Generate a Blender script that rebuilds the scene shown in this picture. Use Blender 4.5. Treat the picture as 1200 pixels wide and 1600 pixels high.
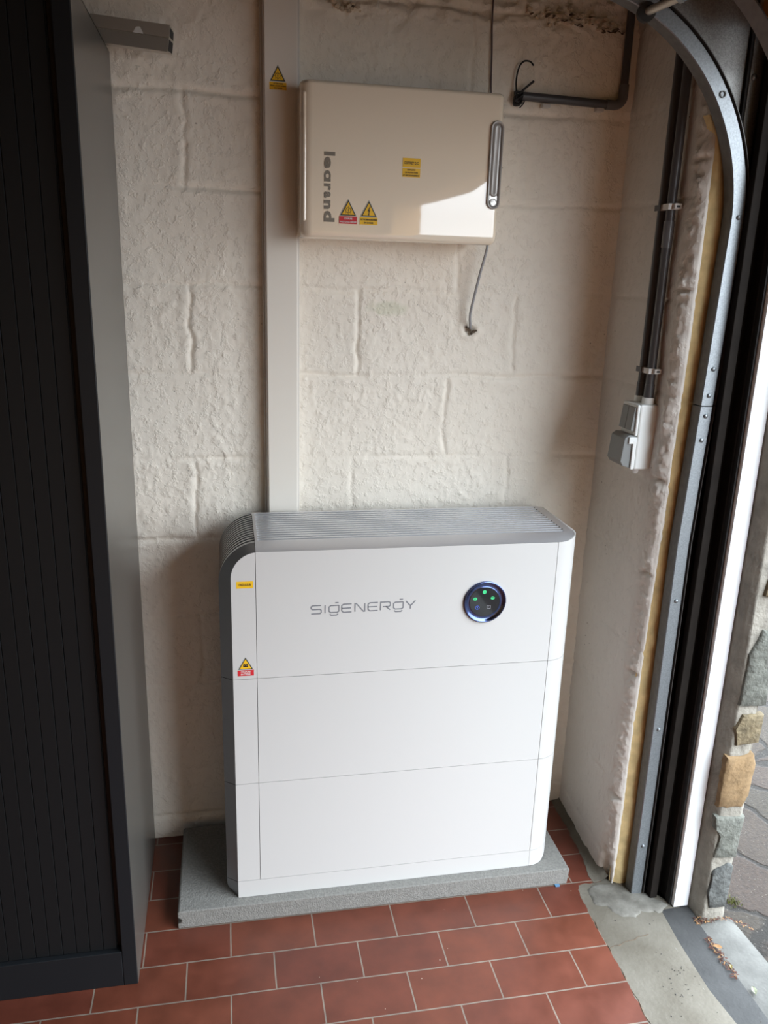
import bpy, math, random
import numpy as np
from mathutils import Vector, Matrix

for o in list(bpy.data.objects):
    bpy.data.objects.remove(o)
random.seed(7)
PI = math.pi
SC = bpy.context.scene
COL = SC.collection

# ------------------------------------------------------------------ camera
cam_d = bpy.data.cameras.new('camera')
cam = bpy.data.objects.new('camera', cam_d)
COL.objects.link(cam)
F_PX, YAW, PITCH, ROLL = 1265.96, 0.195574, 0.282885, 0.030601
CAM = Vector((-0.0057, -1.97444, 1.50828))
fw = Vector((math.sin(YAW) * math.cos(PITCH), math.cos(YAW) * math.cos(PITCH), -math.sin(PITCH)))
rt = Vector((math.cos(YAW), -math.sin(YAW), 0))
up = rt.cross(fw)
r2 = math.cos(ROLL) * rt + math.sin(ROLL) * up
u2 = -math.sin(ROLL) * rt + math.cos(ROLL) * up
m = Matrix((r2, u2, -fw)).transposed().to_4x4()
m.translation = CAM
cam.matrix_world = m
cam_d.sensor_fit = 'VERTICAL'
cam_d.sensor_height = 36.0
cam_d.lens = F_PX / 1600 * 36.0
cam_d.clip_start = 0.02
SC.camera = cam

# ------------------------------------------------------------------ light
SC.view_settings.view_transform = 'Standard'
SC.view_settings.look = 'None'
SC.view_settings.exposure = 0.0
SC.view_settings.gamma = 1.0
SC.view_settings.use_curve_mapping = False
SC.cycles.use_denoising = True
SC.cycles.max_bounces = 10
SC.cycles.diffuse_bounces = 6

world = bpy.data.worlds.new('overcast_sky')
SC.world = world
world.use_nodes = True
wn, wl = world.node_tree.nodes, world.node_tree.links
for n in list(wn):
    wn.remove(n)
w_out = wn.new('ShaderNodeOutputWorld')
w_bg = wn.new('ShaderNodeBackground')
w_bg.inputs['Strength'].default_value = 1.0
w_tc = wn.new('ShaderNodeTexCoord')
w_sep = wn.new('ShaderNodeSeparateXYZ')
w_ramp = wn.new('ShaderNodeValToRGB')
w_ramp.color_ramp.elements[0].position = 0.0
w_ramp.color_ramp.elements[0].color = (0.88, 0.945, 1.0, 1)
w_ramp.color_ramp.elements[1].position = 0.7
w_ramp.color_ramp.elements[1].color = (0.78, 0.89, 1.0, 1)
wl.new(w_tc.outputs['Generated'], w_sep.inputs[0])
wl.new(w_sep.outputs['Z'], w_ramp.inputs[0])
# overcast sky: three times brighter overhead than at the horizon
w_ma = wn.new('ShaderNodeMath')
w_ma.operation = 'MULTIPLY_ADD'
w_ma.use_clamp = False
SKY = 18.0
w_ma.inputs[1].default_value = SKY * 0.74
w_ma.inputs[2].default_value = SKY * 0.27
w_cl = wn.new('ShaderNodeClamp')
wl.new(w_sep.outputs['Z'], w_cl.inputs[0])
wl.new(w_cl.outputs[0], w_ma.inputs[0])
wl.new(w_ma.outputs[0], w_bg.inputs['Strength'])
wl.new(w_ramp.outputs[0], w_bg.inputs['Color'])
wl.new(w_bg.outputs[0], w_out.inputs[0])

# light portal in the garage door opening (guides sampling of the sky only)
pl = bpy.data.lights.new('sky_portal', 'AREA')
pl.shape = 'RECTANGLE'
pl.size = 1.96
pl.size_y = 3.02
pl.cycles.is_portal = True
po = bpy.data.objects.new('sky_portal', pl)
COL.objects.link(po)
po.location = (1.18, -1.94, 0.98)
po.rotation_euler = (0, PI / 2, 0)      # local -Z points to -X, into the room


# ------------------------------------------------------------------ materials
def srgb(r, g, b):
    def f(c):
        c /= 255.0
        return c / 12.92 if c <= 0.04045 else ((c + 0.055) / 1.055) ** 2.4
    return (f(r), f(g), f(b), 1.0)


def mat(name, col, rough=0.5, metal=0.0, emit=None, estr=0.0, noise=0.0, nscale=20.0,
        bump=0.0, bscale=200.0, coat=0.0, spec=0.5, bdist=0.002):
    mm = bpy.data.materials.new(name)
    mm.use_nodes = True
    nt = mm.node_tree
    b = nt.nodes['Principled BSDF']
    b.inputs['Base Color'].default_value = col
    b.inputs['Roughness'].default_value = rough
    b.inputs['Metallic'].default_value = metal
    b.inputs['Specular IOR Level'].default_value = spec
    b.inputs['Coat Weight'].default_value = coat
    if emit:
        b.inputs['Emission Color'].default_value = emit
        b.inputs['Emission Strength'].default_value = estr
    if noise > 0 or bump > 0:
        tc = nt.nodes.new('ShaderNodeTexCoord')
    if noise > 0:
        nz = nt.nodes.new('ShaderNodeTexNoise')
        nz.inputs['Scale'].default_value = nscale
        nz.inputs['Detail'].default_value = 6
        nt.links.new(tc.outputs['Object'], nz.inputs['Vector'])
        mx = nt.nodes.new('ShaderNodeMix')
        mx.data_type = 'RGBA'
        mx.inputs[6].default_value = tuple(c * (1 - noise) for c in col[:3]) + (1,)
        mx.inputs[7].default_value = tuple(min(1, c * (1 + noise)) for c in col[:3]) + (1,)
        mr = nt.nodes.new('ShaderNodeMapRange')
        mr.inputs[1].default_value = 0.3
        mr.inputs[2].default_value = 0.7
        nt.links.new(nz.outputs['Fac'], mr.inputs[0])
        nt.links.new(mr.outputs[0], mx.inputs[0])
        nt.links.new(mx.outputs[2], b.inputs['Base Color'])
    if bump > 0:
        nb = nt.nodes.new('ShaderNodeTexNoise')
        nb.inputs['Scale'].default_value = bscale
        nb.inputs['Detail'].default_value = 5
        nt.links.new(tc.outputs['Object'], nb.inputs['Vector'])
        bp = nt.nodes.new('ShaderNodeBump')
        bp.inputs['Strength'].default_value = bump
        bp.inputs['Distance'].default_value = bdist
        nt.links.new(nb.outputs['Fac'], bp.inputs['Height'])
        nt.links.new(bp.outputs[0], b.inputs['Normal'])
    return mm


class NT:
    """tiny node helper"""
    def __init__(self, mm):
        self.t = mm.node_tree
        self.b = self.t.nodes['Principled BSDF']

    def n(self, typ, **kw):
        x = self.t.nodes.new(typ)
        for k, v in kw.items():
            if k.startswith('i_'):
                key = k[2:]
                x.inputs[int(key) if key.isdigit() else key].default_value = v
            else:
                setattr(x, k, v)
        return x

    def l(self, a, b):
        self.t.links.new(a, b)


def ramp(t, src, p0, c0, p1, c1):
    r = t.n('ShaderNodeValToRGB')
    r.color_ramp.elements[0].position = p0
    r.color_ramp.elements[0].color = c0
    r.color_ramp.elements[1].position = p1
    r.color_ramp.elements[1].color = c1
    t.l(src, r.inputs[0])
    return r


def mixc(t, fac, a, b):
    mx = t.n('ShaderNodeMix', data_type='RGBA')
    if isinstance(fac, float):
        mx.inputs[0].default_value = fac
    else:
        t.l(fac, mx.inputs[0])
    for i, v in ((6, a), (7, b)):
        if isinstance(v, tuple):
            mx.inputs[i].default_value = v
        else:
            t.l(v, mx.inputs[i])
    return mx.outputs[2]


W_, B_ = (1, 1, 1, 1), (0, 0, 0, 1)


def wall_paint(name, base, dirt, gouge=1.0, stain=False):
    mm = bpy.data.materials.new(name)
    mm.use_nodes = True
    t = NT(mm)
    tc = t.n('ShaderNodeTexCoord')
    P = tc.outputs['Object']
    n1 = t.n('ShaderNodeTexNoise', i_Scale=2.3, i_Detail=5.0)
    t.l(P, n1.inputs['Vector'])
    big = ramp(t, n1.outputs['Fac'], 0.38, B_, 0.72, W_)
    c = mixc(t, big.outputs[0], base, dirt)
    if stain:     # pale yellow-green damp mark on one block
        ms = t.n('ShaderNodeMapping')
        ms.inputs['Location'].default_value = (-0.375, 0, -1.435)
        t.l(P, ms.inputs['Vector'])
        mv = t.n('ShaderNodeVectorMath', operation='MULTIPLY')
        mv.inputs[1].default_value = (9.0, 0.0, 22.0)
        t.l(ms.outputs[0], mv.inputs[0])
        ln = t.n('ShaderNodeVectorMath', operation='LENGTH')
        t.l(mv.outputs[0], ln.inputs[0])
        nn_ = t.n('ShaderNodeTexNoise', i_Scale=22.0, i_Detail=5.0)
        t.l(P, nn_.inputs['Vector'])
        sm = t.n('ShaderNodeMath', operation='MULTIPLY_ADD')
        t.l(nn_.outputs['Fac'], sm.inputs[0])
        sm.inputs[1].default_value = 1.1
        t.l(ln.outputs['Value'], sm.inputs[2])
        rs = ramp(t, sm.outputs[0], 0.75, (0.75, 0.75, 0.75, 1), 1.45, B_)
        c = mixc(t, rs.outputs[0], c, (0.74, 0.73, 0.58, 1))
    # small pits where the paint has not covered the block
    v = t.n('ShaderNodeTexVoronoi', i_Scale=34.0, i_Randomness=1.0)
    t.l(P, v.inputs['Vector'])
    pit = ramp(t, v.outputs['Distance'], 0.035, W_, 0.075, B_)
    n2 = t.n('ShaderNodeTexNoise', i_Scale=6.0, i_Detail=2.0)
    t.l(P, n2.inputs['Vector'])
    gate = ramp(t, n2.outputs['Fac'], 0.56, B_, 0.64, W_)
    mu = t.n('ShaderNodeMath', operation='MULTIPLY')
    t.l(pit.outputs[0], mu.inputs[0])
    t.l(gate.outputs[0], mu.inputs[1])
    c = mixc(t, mu.outputs[0], c, (0.10, 0.075, 0.05, 1))
    t.l(c, t.b.inputs['Base Color'])
    t.b.inputs['Roughness'].default_value = 0.62
    t.b.inputs['Specular IOR Level'].default_value = 0.3
    # fine lumpy paint
    n3 = t.n('ShaderNodeTexNoise', i_Scale=150.0, i_Detail=3.0)
    n4 = t.n('ShaderNodeTexNoise', i_Scale=48.0, i_Detail=5.0, i_Roughness=0.65)
    for q in (n3, n4):
        t.l(P, q.inputs['Vector'])
    s4 = ramp(t, n4.outputs['Fac'], 0.5, B_, 0.66, W_)
    ad = t.n('ShaderNodeMath', operation='MULTIPLY_ADD')
    t.l(n3.outputs['Fac'], ad.inputs[0])
    ad.inputs[1].default_value = 0.35
    t.l(s4.outputs[0], ad.inputs[2])
    b1 = t.n('ShaderNodeBump', i_Strength=0.8 * gouge, i_Distance=0.0018)
    t.l(ad.outputs[0], b1.inputs['Height'])
    t.l(b1.outputs[0], t.b.inputs['Normal'])
    return mm


M = {}
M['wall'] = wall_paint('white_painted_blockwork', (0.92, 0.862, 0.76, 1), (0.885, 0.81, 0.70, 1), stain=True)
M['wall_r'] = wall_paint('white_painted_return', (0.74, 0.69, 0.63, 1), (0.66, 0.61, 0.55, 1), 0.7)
M['room'] = mat('beige_room_paint', (0.52, 0.27, 0.09, 1), 0.8)
M['ceil'] = mat('brown_ceiling', (0.09, 0.06, 0.035, 1), 0.8)
M['white'] = mat('satin_white_cover', (0.575, 0.562, 0.54, 1), 0.36, spec=0.45)
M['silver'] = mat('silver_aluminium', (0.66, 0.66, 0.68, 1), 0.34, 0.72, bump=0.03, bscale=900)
M['silver_shaded'] = mat('silver_shaded_flank', (0.27, 0.27, 0.275, 1), 0.36, 0.9)  # same silver darkened: shade of the left flank is in the colour
M['groove'] = mat('dark_vent_slot', (0.035, 0.035, 0.04, 1), 0.6)
M['core'] = mat('black_core', (0.03, 0.03, 0.03, 1), 0.7)
M['gap'] = mat('grey_joint', (0.20, 0.20, 0.20, 1), 0.7)
M['logo'] = mat('grey_logo_ink', (0.20, 0.205, 0.22, 1), 0.4)
M['logo2'] = mat('taupe_logo_ink', (0.22, 0.19, 0.15, 1), 0.4)
M['gloss'] = mat('glossy_cream_plastic', (0.95, 0.82, 0.65, 1), 0.035, spec=1.0, coat=0.9)
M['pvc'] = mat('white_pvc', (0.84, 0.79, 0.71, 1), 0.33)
M['pvc_shaded'] = mat('pvc_lip_shaded', (0.62, 0.58, 0.53, 1), 0.45)  # white PVC darkened: the grey shadow along the lip is in the colour
M['handle'] = mat('grey_metallic_plastic', (0.40, 0.38, 0.36, 1), 0.38, 0.25)
M['handle_in'] = mat('grey_grip', (0.34, 0.32, 0.30, 1), 0.25, 0.2)
M['lockface'] = mat('silver_lock', (0.62, 0.61, 0.58, 1), 0.25, 0.7)
M['yellow'] = mat('sticker_yellow', (0.86, 0.50, 0.015, 1), 0.45)
M['red'] = mat('sticker_red', (0.60, 0.02, 0.03, 1), 0.45)
M['black'] = mat('print_black', (0.012, 0.01, 0.012, 1), 0.5)
M['paper'] = mat('sticker_white', (0.75, 0.75, 0.73, 1), 0.5)
M['edge'] = mat('sticker_grey_rim', (0.42, 0.44, 0.40, 1), 0.4)
M['bezel'] = mat('navy_chrome_bezel', (0.10, 0.135, 0.30, 1), 0.13, 1.0)
M['screen'] = mat('black_glass', (0.008, 0.008, 0.010, 1), 0.05, coat=1.0)
M['led_g'] = mat('green_led', (0.05, 0.5, 0.2, 1), 0.4, emit=(0.03, 0.62, 0.22, 1), estr=0.38)
M['led_b'] = mat('blue_led', (0.05, 0.1, 0.5, 1), 0.4, emit=(0.04, 0.12, 0.5, 1), estr=0.4)
M['led_w'] = mat('grey_icon', (0.3, 0.3, 0.33, 1), 0.4)
M['concrete'] = mat('grey_concrete_slab', (0.215, 0.207, 0.188, 1), 0.9, noise=0.16, nscale=150, bump=0.7, bscale=260, bdist=0.003)
M['cab_front'] = mat('anthracite_lacquer', (0.011, 0.0125, 0.0145, 1), 0.45, spec=0.3)
M['cab_slat'] = mat('anthracite_slat', (0.008, 0.0088, 0.0095, 1), 0.5, spec=0.3)
M['cab_side_lit'] = mat('grey_side_panel_lit', (0.085, 0.079, 0.070, 1), 0.28, noise=0.06, nscale=3)  # grey side paint, lighter than the front: light falling here is in the tone
M['alu'] = mat('dull_aluminium', (0.62, 0.58, 0.51, 1), 0.45, 0.6)
M['conduit'] = mat('dark_grey_conduit', (0.075, 0.073, 0.078, 1), 0.38)
M['conduit_l'] = mat('grey_coupler', (0.13, 0.13, 0.14, 1), 0.3)
M['cable_g'] = mat('grey_cable', (0.33, 0.33, 0.34, 1), 0.5)
M['cable_b'] = mat('brown_cable', (0.11, 0.075, 0.08, 1), 0.5)
M['rubber'] = mat('black_rubber', (0.012, 0.011, 0.011, 1), 0.6, noise=0.3, nscale=60)
M['galv'] = mat('galvanised_steel', (0.27, 0.29, 0.305, 1), 0.40, 0.7, noise=0.16, nscale=300, bump=0.15, bscale=500)
M['galv_d'] = mat('dull_shaded_galvanised', (0.125, 0.12, 0.115, 1), 0.5, 0.4, noise=0.15, nscale=80, bump=0.1, bscale=300)  # dull steel, also carries the painted shade on the track sides
M['galv_p'] = mat('speckled_galvanised_plate', (0.36, 0.36, 0.35, 1), 0.42, 0.8, noise=0.25, nscale=420, bump=0.2, bscale=500)
M['jamb_d'] = mat('dark_bronze_jamb', (0.007, 0.006, 0.005, 1), 0.6, spec=0.15, noise=0.25, nscale=25)
M['jamb_d2'] = mat('dark_jamb_lip', (0.014, 0.011, 0.009, 1), 0.75, spec=0.12, noise=0.2, nscale=25)
M['jamb_w'] = mat('white_frame', (0.93, 0.94, 0.95, 1), 0.4)
M['foam'] = mat('yellow_foam', (0.68, 0.52, 0.26, 1), 0.8, noise=0.2, nscale=25, bump=0.5, bscale=60, bdist=0.004)
M['box_w'] = mat('light_grey_box', (0.80, 0.82, 0.80, 1), 0.35)
M['box_g'] = mat('mid_grey_rocker', (0.20, 0.205, 0.20, 1), 0.4)
M['clip'] = mat('clip_white', (0.62, 0.60, 0.57, 1), 0.4)
M['leaf'] = mat('dry_leaf', (0.22, 0.115, 0.045, 1), 0.8, noise=0.3, nscale=60)
M['leaf_d'] = mat('brown_litter', (0.06, 0.020, 0.012, 1), 0.9, noise=0.4, nscale=90)
M['moss'] = mat('moss_green', (0.10, 0.11, 0.02, 1), 0.9, noise=0.4, nscale=90)
M['blue'] = mat('blue_shim', (0.10, 0.22, 0.36, 1), 0.5)
M['hole'] = mat('brown_hole', (0.10, 0.07, 0.045, 1), 0.9, noise=0.5, nscale=120)
M['mortar_chip'] = mat('pale_mortar', (0.66, 0.56, 0.43, 1), 0.9, noise=0.2, nscale=70, bump=0.6, bscale=120, bdist=0.004)


def tile_floor_material():
    mm = bpy.data.materials.new('red_quarry_tiles')
    mm.use_nodes = True
    t = NT(mm)
    tc = t.n('ShaderNodeTexCoord')
    mp = t.n('ShaderNodeMapping')
    mp.inputs['Location'].default_value = (0.1245 + 0.195 * 50, 0.030 + 50 * 0.1035, 0)
    t.l(tc.outputs['Object'], mp.inputs['Vector'])
    # slightly uneven joints
    nj = t.n('ShaderNodeTexNoise', i_Scale=9.0, i_Detail=4.0)
    t.l(tc.outputs['Object'], nj.inputs['Vector'])
    vm = t.n('ShaderNodeVectorMath', operation='MULTIPLY_ADD')
    t.l(nj.outputs['Color'], vm.inputs[0])
    vm.inputs[1].default_value = (0.0022, 0.0022, 0)
    t.l(mp.outputs[0], vm.inputs[2])
    br = t.n('ShaderNodeTexBrick', offset=0.5, offset_frequency=2, squash=1.0, squash_frequency=2)
    t.l(vm.outputs[0], br.inputs['Vector'])
    br.inputs['Scale'].default_value = 1.0
    br.inputs['Brick Width'].default_value = 0.195
    br.inputs['Row Height'].default_value = 0.1035
    br.inputs['Mortar Size'].default_value = 0.0018
    br.inputs['Mortar Smooth'].default_value = 0.15
    br.inputs['Bias'].default_value = 0.0
    br.inputs['Color1'].default_value = (0.146, 0.041, 0.021, 1)
    br.inputs['Color2'].default_value = (0.120, 0.031, 0.018, 1)
    br.inputs['Mortar'].default_value = (0.23, 0.185, 0.145, 1)
    n1 = t.n('ShaderNodeTexNoise', i_Scale=14.0, i_Detail=7.0, i_Roughness=0.6)
    t.l(tc.outputs['Object'], n1.inputs['Vector'])
    r1 = ramp(t, n1.outputs['Fac'], 0.35, (0.78, 0.78, 0.80, 1), 0.72, (1.14, 1.10, 1.08, 1))
    mx = t.n('ShaderNodeMix', data_type='RGBA', blend_type='MULTIPLY')
    mx.inputs[0].default_value = 1.0
    t.l(br.outputs['Color'], mx.inputs[6])
    t.l(r1.outputs[0], mx.inputs[7])
    # crumbs of plaster
    v = t.n('ShaderNodeTexVoronoi', i_Scale=26.0)
    t.l(tc.outputs['Object'], v.inputs['Vector'])
    sp = ramp(t, v.outputs['Distance'], 0.022, W_, 0.032, B_)
    n2 = t.n('ShaderNodeTexNoise', i_Scale=5.0)
    t.l(tc.outputs['Object'], n2.inputs['Vector'])
    g = ramp(t, n2.outputs['Fac'], 0.50, B_, 0.54, W_)
    mu = t.n('ShaderNodeMath', operation='MULTIPLY')
    t.l(sp.outputs[0], mu.inputs[0])
    t.l(g.outputs[0], mu.inputs[1])
    c = mixc(t, mu.outputs[0], mx.outputs[2], (0.62, 0.55, 0.45, 1))
    t.l(c, t.b.inputs['Base Color'])
    rr = ramp(t, n1.outputs['Fac'], 0.3, (0.34, 0.34, 0.34, 1), 0.7, (0.50, 0.50, 0.50, 1))
    t.l(rr.outputs[0], t.b.inputs['Roughness'])
    inv = t.n('ShaderNodeMath', operation='SUBTRACT')
    inv.inputs[0].default_value = 1.0
    t.l(br.outputs['Fac'], inv.inputs[1])
    b1 = t.n('ShaderNodeBump', i_Strength=0.6, i_Distance=0.0015)
    t.l(inv.outputs[0], b1.inputs['Height'])
    n3 = t.n('ShaderNodeTexNoise', i_Scale=30.0, i_Detail=4.0)
    t.l(tc.outputs['Object'], n3.inputs['Vector'])
    b2 = t.n('ShaderNodeBump', i_Strength=0.15, i_Distance=0.002)
    t.l(n3.outputs['Fac'], b2.inputs['Height'])
    t.l(b1.outputs[0], b2.inputs['Normal'])
    t.l(b2.outputs[0], t.b.inputs['Normal'])
    return mm


def cement_material(name, c0, c1, speck=(0.03, 0.025, 0.02, 1), sc=5.0, light=(0.55, 0.53, 0.50, 1)):
    mm = bpy.data.materials.new(name)
    mm.use_nodes = True
    t = NT(mm)
    tc = t.n('ShaderNodeTexCoord')
    P = tc.outputs['Object']
    n1 = t.n('ShaderNodeTexNoise', i_Scale=sc, i_Detail=8.0, i_Roughness=0.62)
    t.l(P, n1.inputs['Vector'])
    r1 = ramp(t, n1.outputs['Fac'], 0.34, c0, 0.68, c1)
    v = t.n('ShaderNodeTexVoronoi', i_Scale=38.0)
    t.l(P, v.inputs['Vector'])
    sp = ramp(t, v.outputs['Distance'], 0.06, W_, 0.09, B_)
    n2 = t.n('ShaderNodeTexNoise', i_Scale=11.0)
    t.l(P, n2.inputs['Vector'])
    g = ramp(t, n2.outputs['Fac'], 0.58, B_, 0.62, W_)
    mu = t.n('ShaderNodeMath', operation='MULTIPLY')
    t.l(sp.outputs[0], mu.inputs[0])
    t.l(g.outputs[0], mu.inputs[1])
    c = mixc(t, mu.outputs[0], r1.outputs[0], speck)
    # pale scratches
    mp = t.n('ShaderNodeMapping')
    mp.inputs['Rotation'].default_value = (0, 0, 0.6)
    mp.inputs['Scale'].default_value = (220, 26, 1)
    t.l(P, mp.inputs['Vector'])
    n3 = t.n('ShaderNodeTexNoise', i_Scale=1.0, i_Detail=5.0)
    t.l(mp.outputs[0], n3.inputs['Vector'])
    sc3 = ramp(t, n3.outputs['Fac'], 0.70, B_, 0.80, (0.35, 0.35, 0.35, 1))
    c = mixc(t, sc3.outputs[0], c, light)
    t.l(c, t.b.inputs['Base Color'])
    t.b.inputs['Roughness'].default_value = 0.85
    n4 = t.n('ShaderNodeTexNoise', i_Scale=120.0, i_Detail=5.0)
    t.l(P, n4.inputs['Vector'])
    b1 = t.n('ShaderNodeBump', i_Strength=0.4, i_Distance=0.003)
    t.l(n4.outputs['Fac'], b1.inputs['Height'])
    t.l(b1.outputs[0], t.b.inputs['Normal'])
    return mm


def paver_material():
    mm = bpy.data.materials.new('rough_stone_paving')
    mm.use_nodes = True
    t = NT(mm)
    tc = t.n('ShaderNodeTexCoord')
    P = tc.outputs['Object']
    v = t.n('ShaderNodeTexVoronoi', i_Scale=4.2, i_Randomness=0.75)
    v2 = t.n('ShaderNodeTexVoronoi', feature='DISTANCE_TO_EDGE', i_Scale=4.2, i_Randomness=0.75)
    nw = t.n('ShaderNodeTexNoise', i_Scale=16.0, i_Detail=4.0)
    t.l(P, nw.inputs['Vector'])
    ma = t.n('ShaderNodeVectorMath', operation='MULTIPLY_ADD')
    t.l(nw.outputs['Color'], ma.inputs[0])
    ma.inputs[1].default_value = (0.06, 0.06, 0)
    t.l(P, ma.inputs[2])
    for q in (v, v2):
        t.l(ma.outputs[0], q.inputs['Vector'])
    hs = t.n('ShaderNodeSeparateColor')
    t.l(v.outputs['Color'], hs.inputs[0])
    rc = ramp(t, hs.outputs[0], 0.0, (0.022, 0.0165, 0.0105, 1), 1.0, (0.028, 0.0165, 0.0115, 1))
    n1 = t.n('ShaderNodeTexNoise', i_Scale=90.0, i_Detail=6.0, i_Roughness=0.7)
    t.l(P, n1.inputs['Vector'])
    rn = ramp(t, n1.outputs['Fac'], 0.35, (0.65, 0.65, 0.65, 1), 0.72, (1.6, 1.6, 1.55, 1))
    mx = t.n('ShaderNodeMix', data_type='RGBA', blend_type='MULTIPLY')
    mx.inputs[0].default_value = 1.0
    t.l(rc.outputs[0], mx.inputs[6])
    t.l(rn.outputs[0], mx.inputs[7])
    je = ramp(t, v2.outputs['Distance'], 0.02, W_, 0.045, B_)
    c = mixc(t, je.outputs[0], mx.outputs[2], (0.008, 0.0055, 0.003, 1))
    vs = t.n('ShaderNodeTexVoronoi', i_Scale=95.0)
    t.l(P, vs.inputs['Vector'])
    sp = ramp(t, vs.outputs['Distance'], 0.11, W_, 0.16, B_)
    c = mixc(t, sp.outputs[0], c, (0.075, 0.063, 0.050, 1))
    t.l(c, t.b.inputs['Base Color'])
    t.b.inputs['Roughness'].default_value = 0.9
    inv = t.n('ShaderNodeMath', operation='MULTIPLY_ADD')
    t.l(je.outputs[0], inv.inputs[0])
    inv.inputs[1].default_value = -1.5
    t.l(n1.outputs['Fac'], inv.inputs[2])
    b1 = t.n('ShaderNodeBump', i_Strength=0.7, i_Distance=0.006)
    t.l(inv.outputs[0], b1.inputs['Height'])
    t.l(b1.outputs[0], t.b.inputs['Normal'])
    return mm


M['tiles'] = tile_floor_material()
M['cement'] = cement_material('threshold_cement', (0.095, 0.080, 0.058, 1), (0.165, 0.147, 0.117, 1))
M['cement_l'] = cement_material('outer_slab_cement', (0.060, 0.057, 0.050, 1), (0.125, 0.12, 0.108, 1), sc=7)
M['sill'] = cement_material('dark_slate_sill', (0.030, 0.029, 0.028, 1), (0.052, 0.051, 0.049, 1), sc=6, light=(0.16, 0.16, 0.16, 1))
M['pavers'] = paver_material()
M['mortar'] = mat('weathered_mortar', (0.25, 0.228, 0.19, 1), 0.95, noise=0.22, nscale=22, bump=0.8, bscale=90, bdist=0.005)
M['st_orange'] = mat('ochre_stone', (0.22, 0.140, 0.068, 1), 0.9, noise=0.2, nscale=60, bump=0.5, bscale=140, bdist=0.003)
M['st_brown'] = mat('brown_stone', (0.15, 0.115, 0.065, 1), 0.9, noise=0.45, nscale=35, bump=0.8, bscale=90, bdist=0.006)
M['st_grey'] = mat('pale_grey_stone', (0.125, 0.125, 0.105, 1), 0.9, noise=0.3, nscale=45, bump=0.8, bscale=110, bdist=0.005)
M['st_dark'] = mat('dark_grey_stone', (0.085, 0.086, 0.08, 1), 0.9, noise=0.4, nscale=45, bump=0.8, bscale=110, bdist=0.005)


# ------------------------------------------------------------------ mesh helpers
def tag(o, label=None, cat=None, group=None, kind=None):
    if label:
        o['label'] = label
    if cat:
        o['category'] = cat
    if group:
        o['group'] = group
    if kind:
        o['kind'] = kind
    return o


def empty(name, loc, label, cat, group=None):
    o = bpy.data.objects.new(name, None)
    COL.objects.link(o)
    o.location = loc
    o.empty_display_size = 0.05
    return tag(o, label, cat, group)


def parent_to(o, p):
    if p is not None:
        o.parent = p
        mw = Matrix.Identity(4)
        q = p
        while q is not None:
            mw = Matrix.Translation(q.location) @ mw
            q = q.parent
        # meshes are authored in world coordinates: cancel the parent's offset
        o.location = -mw.translation
    return o


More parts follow.
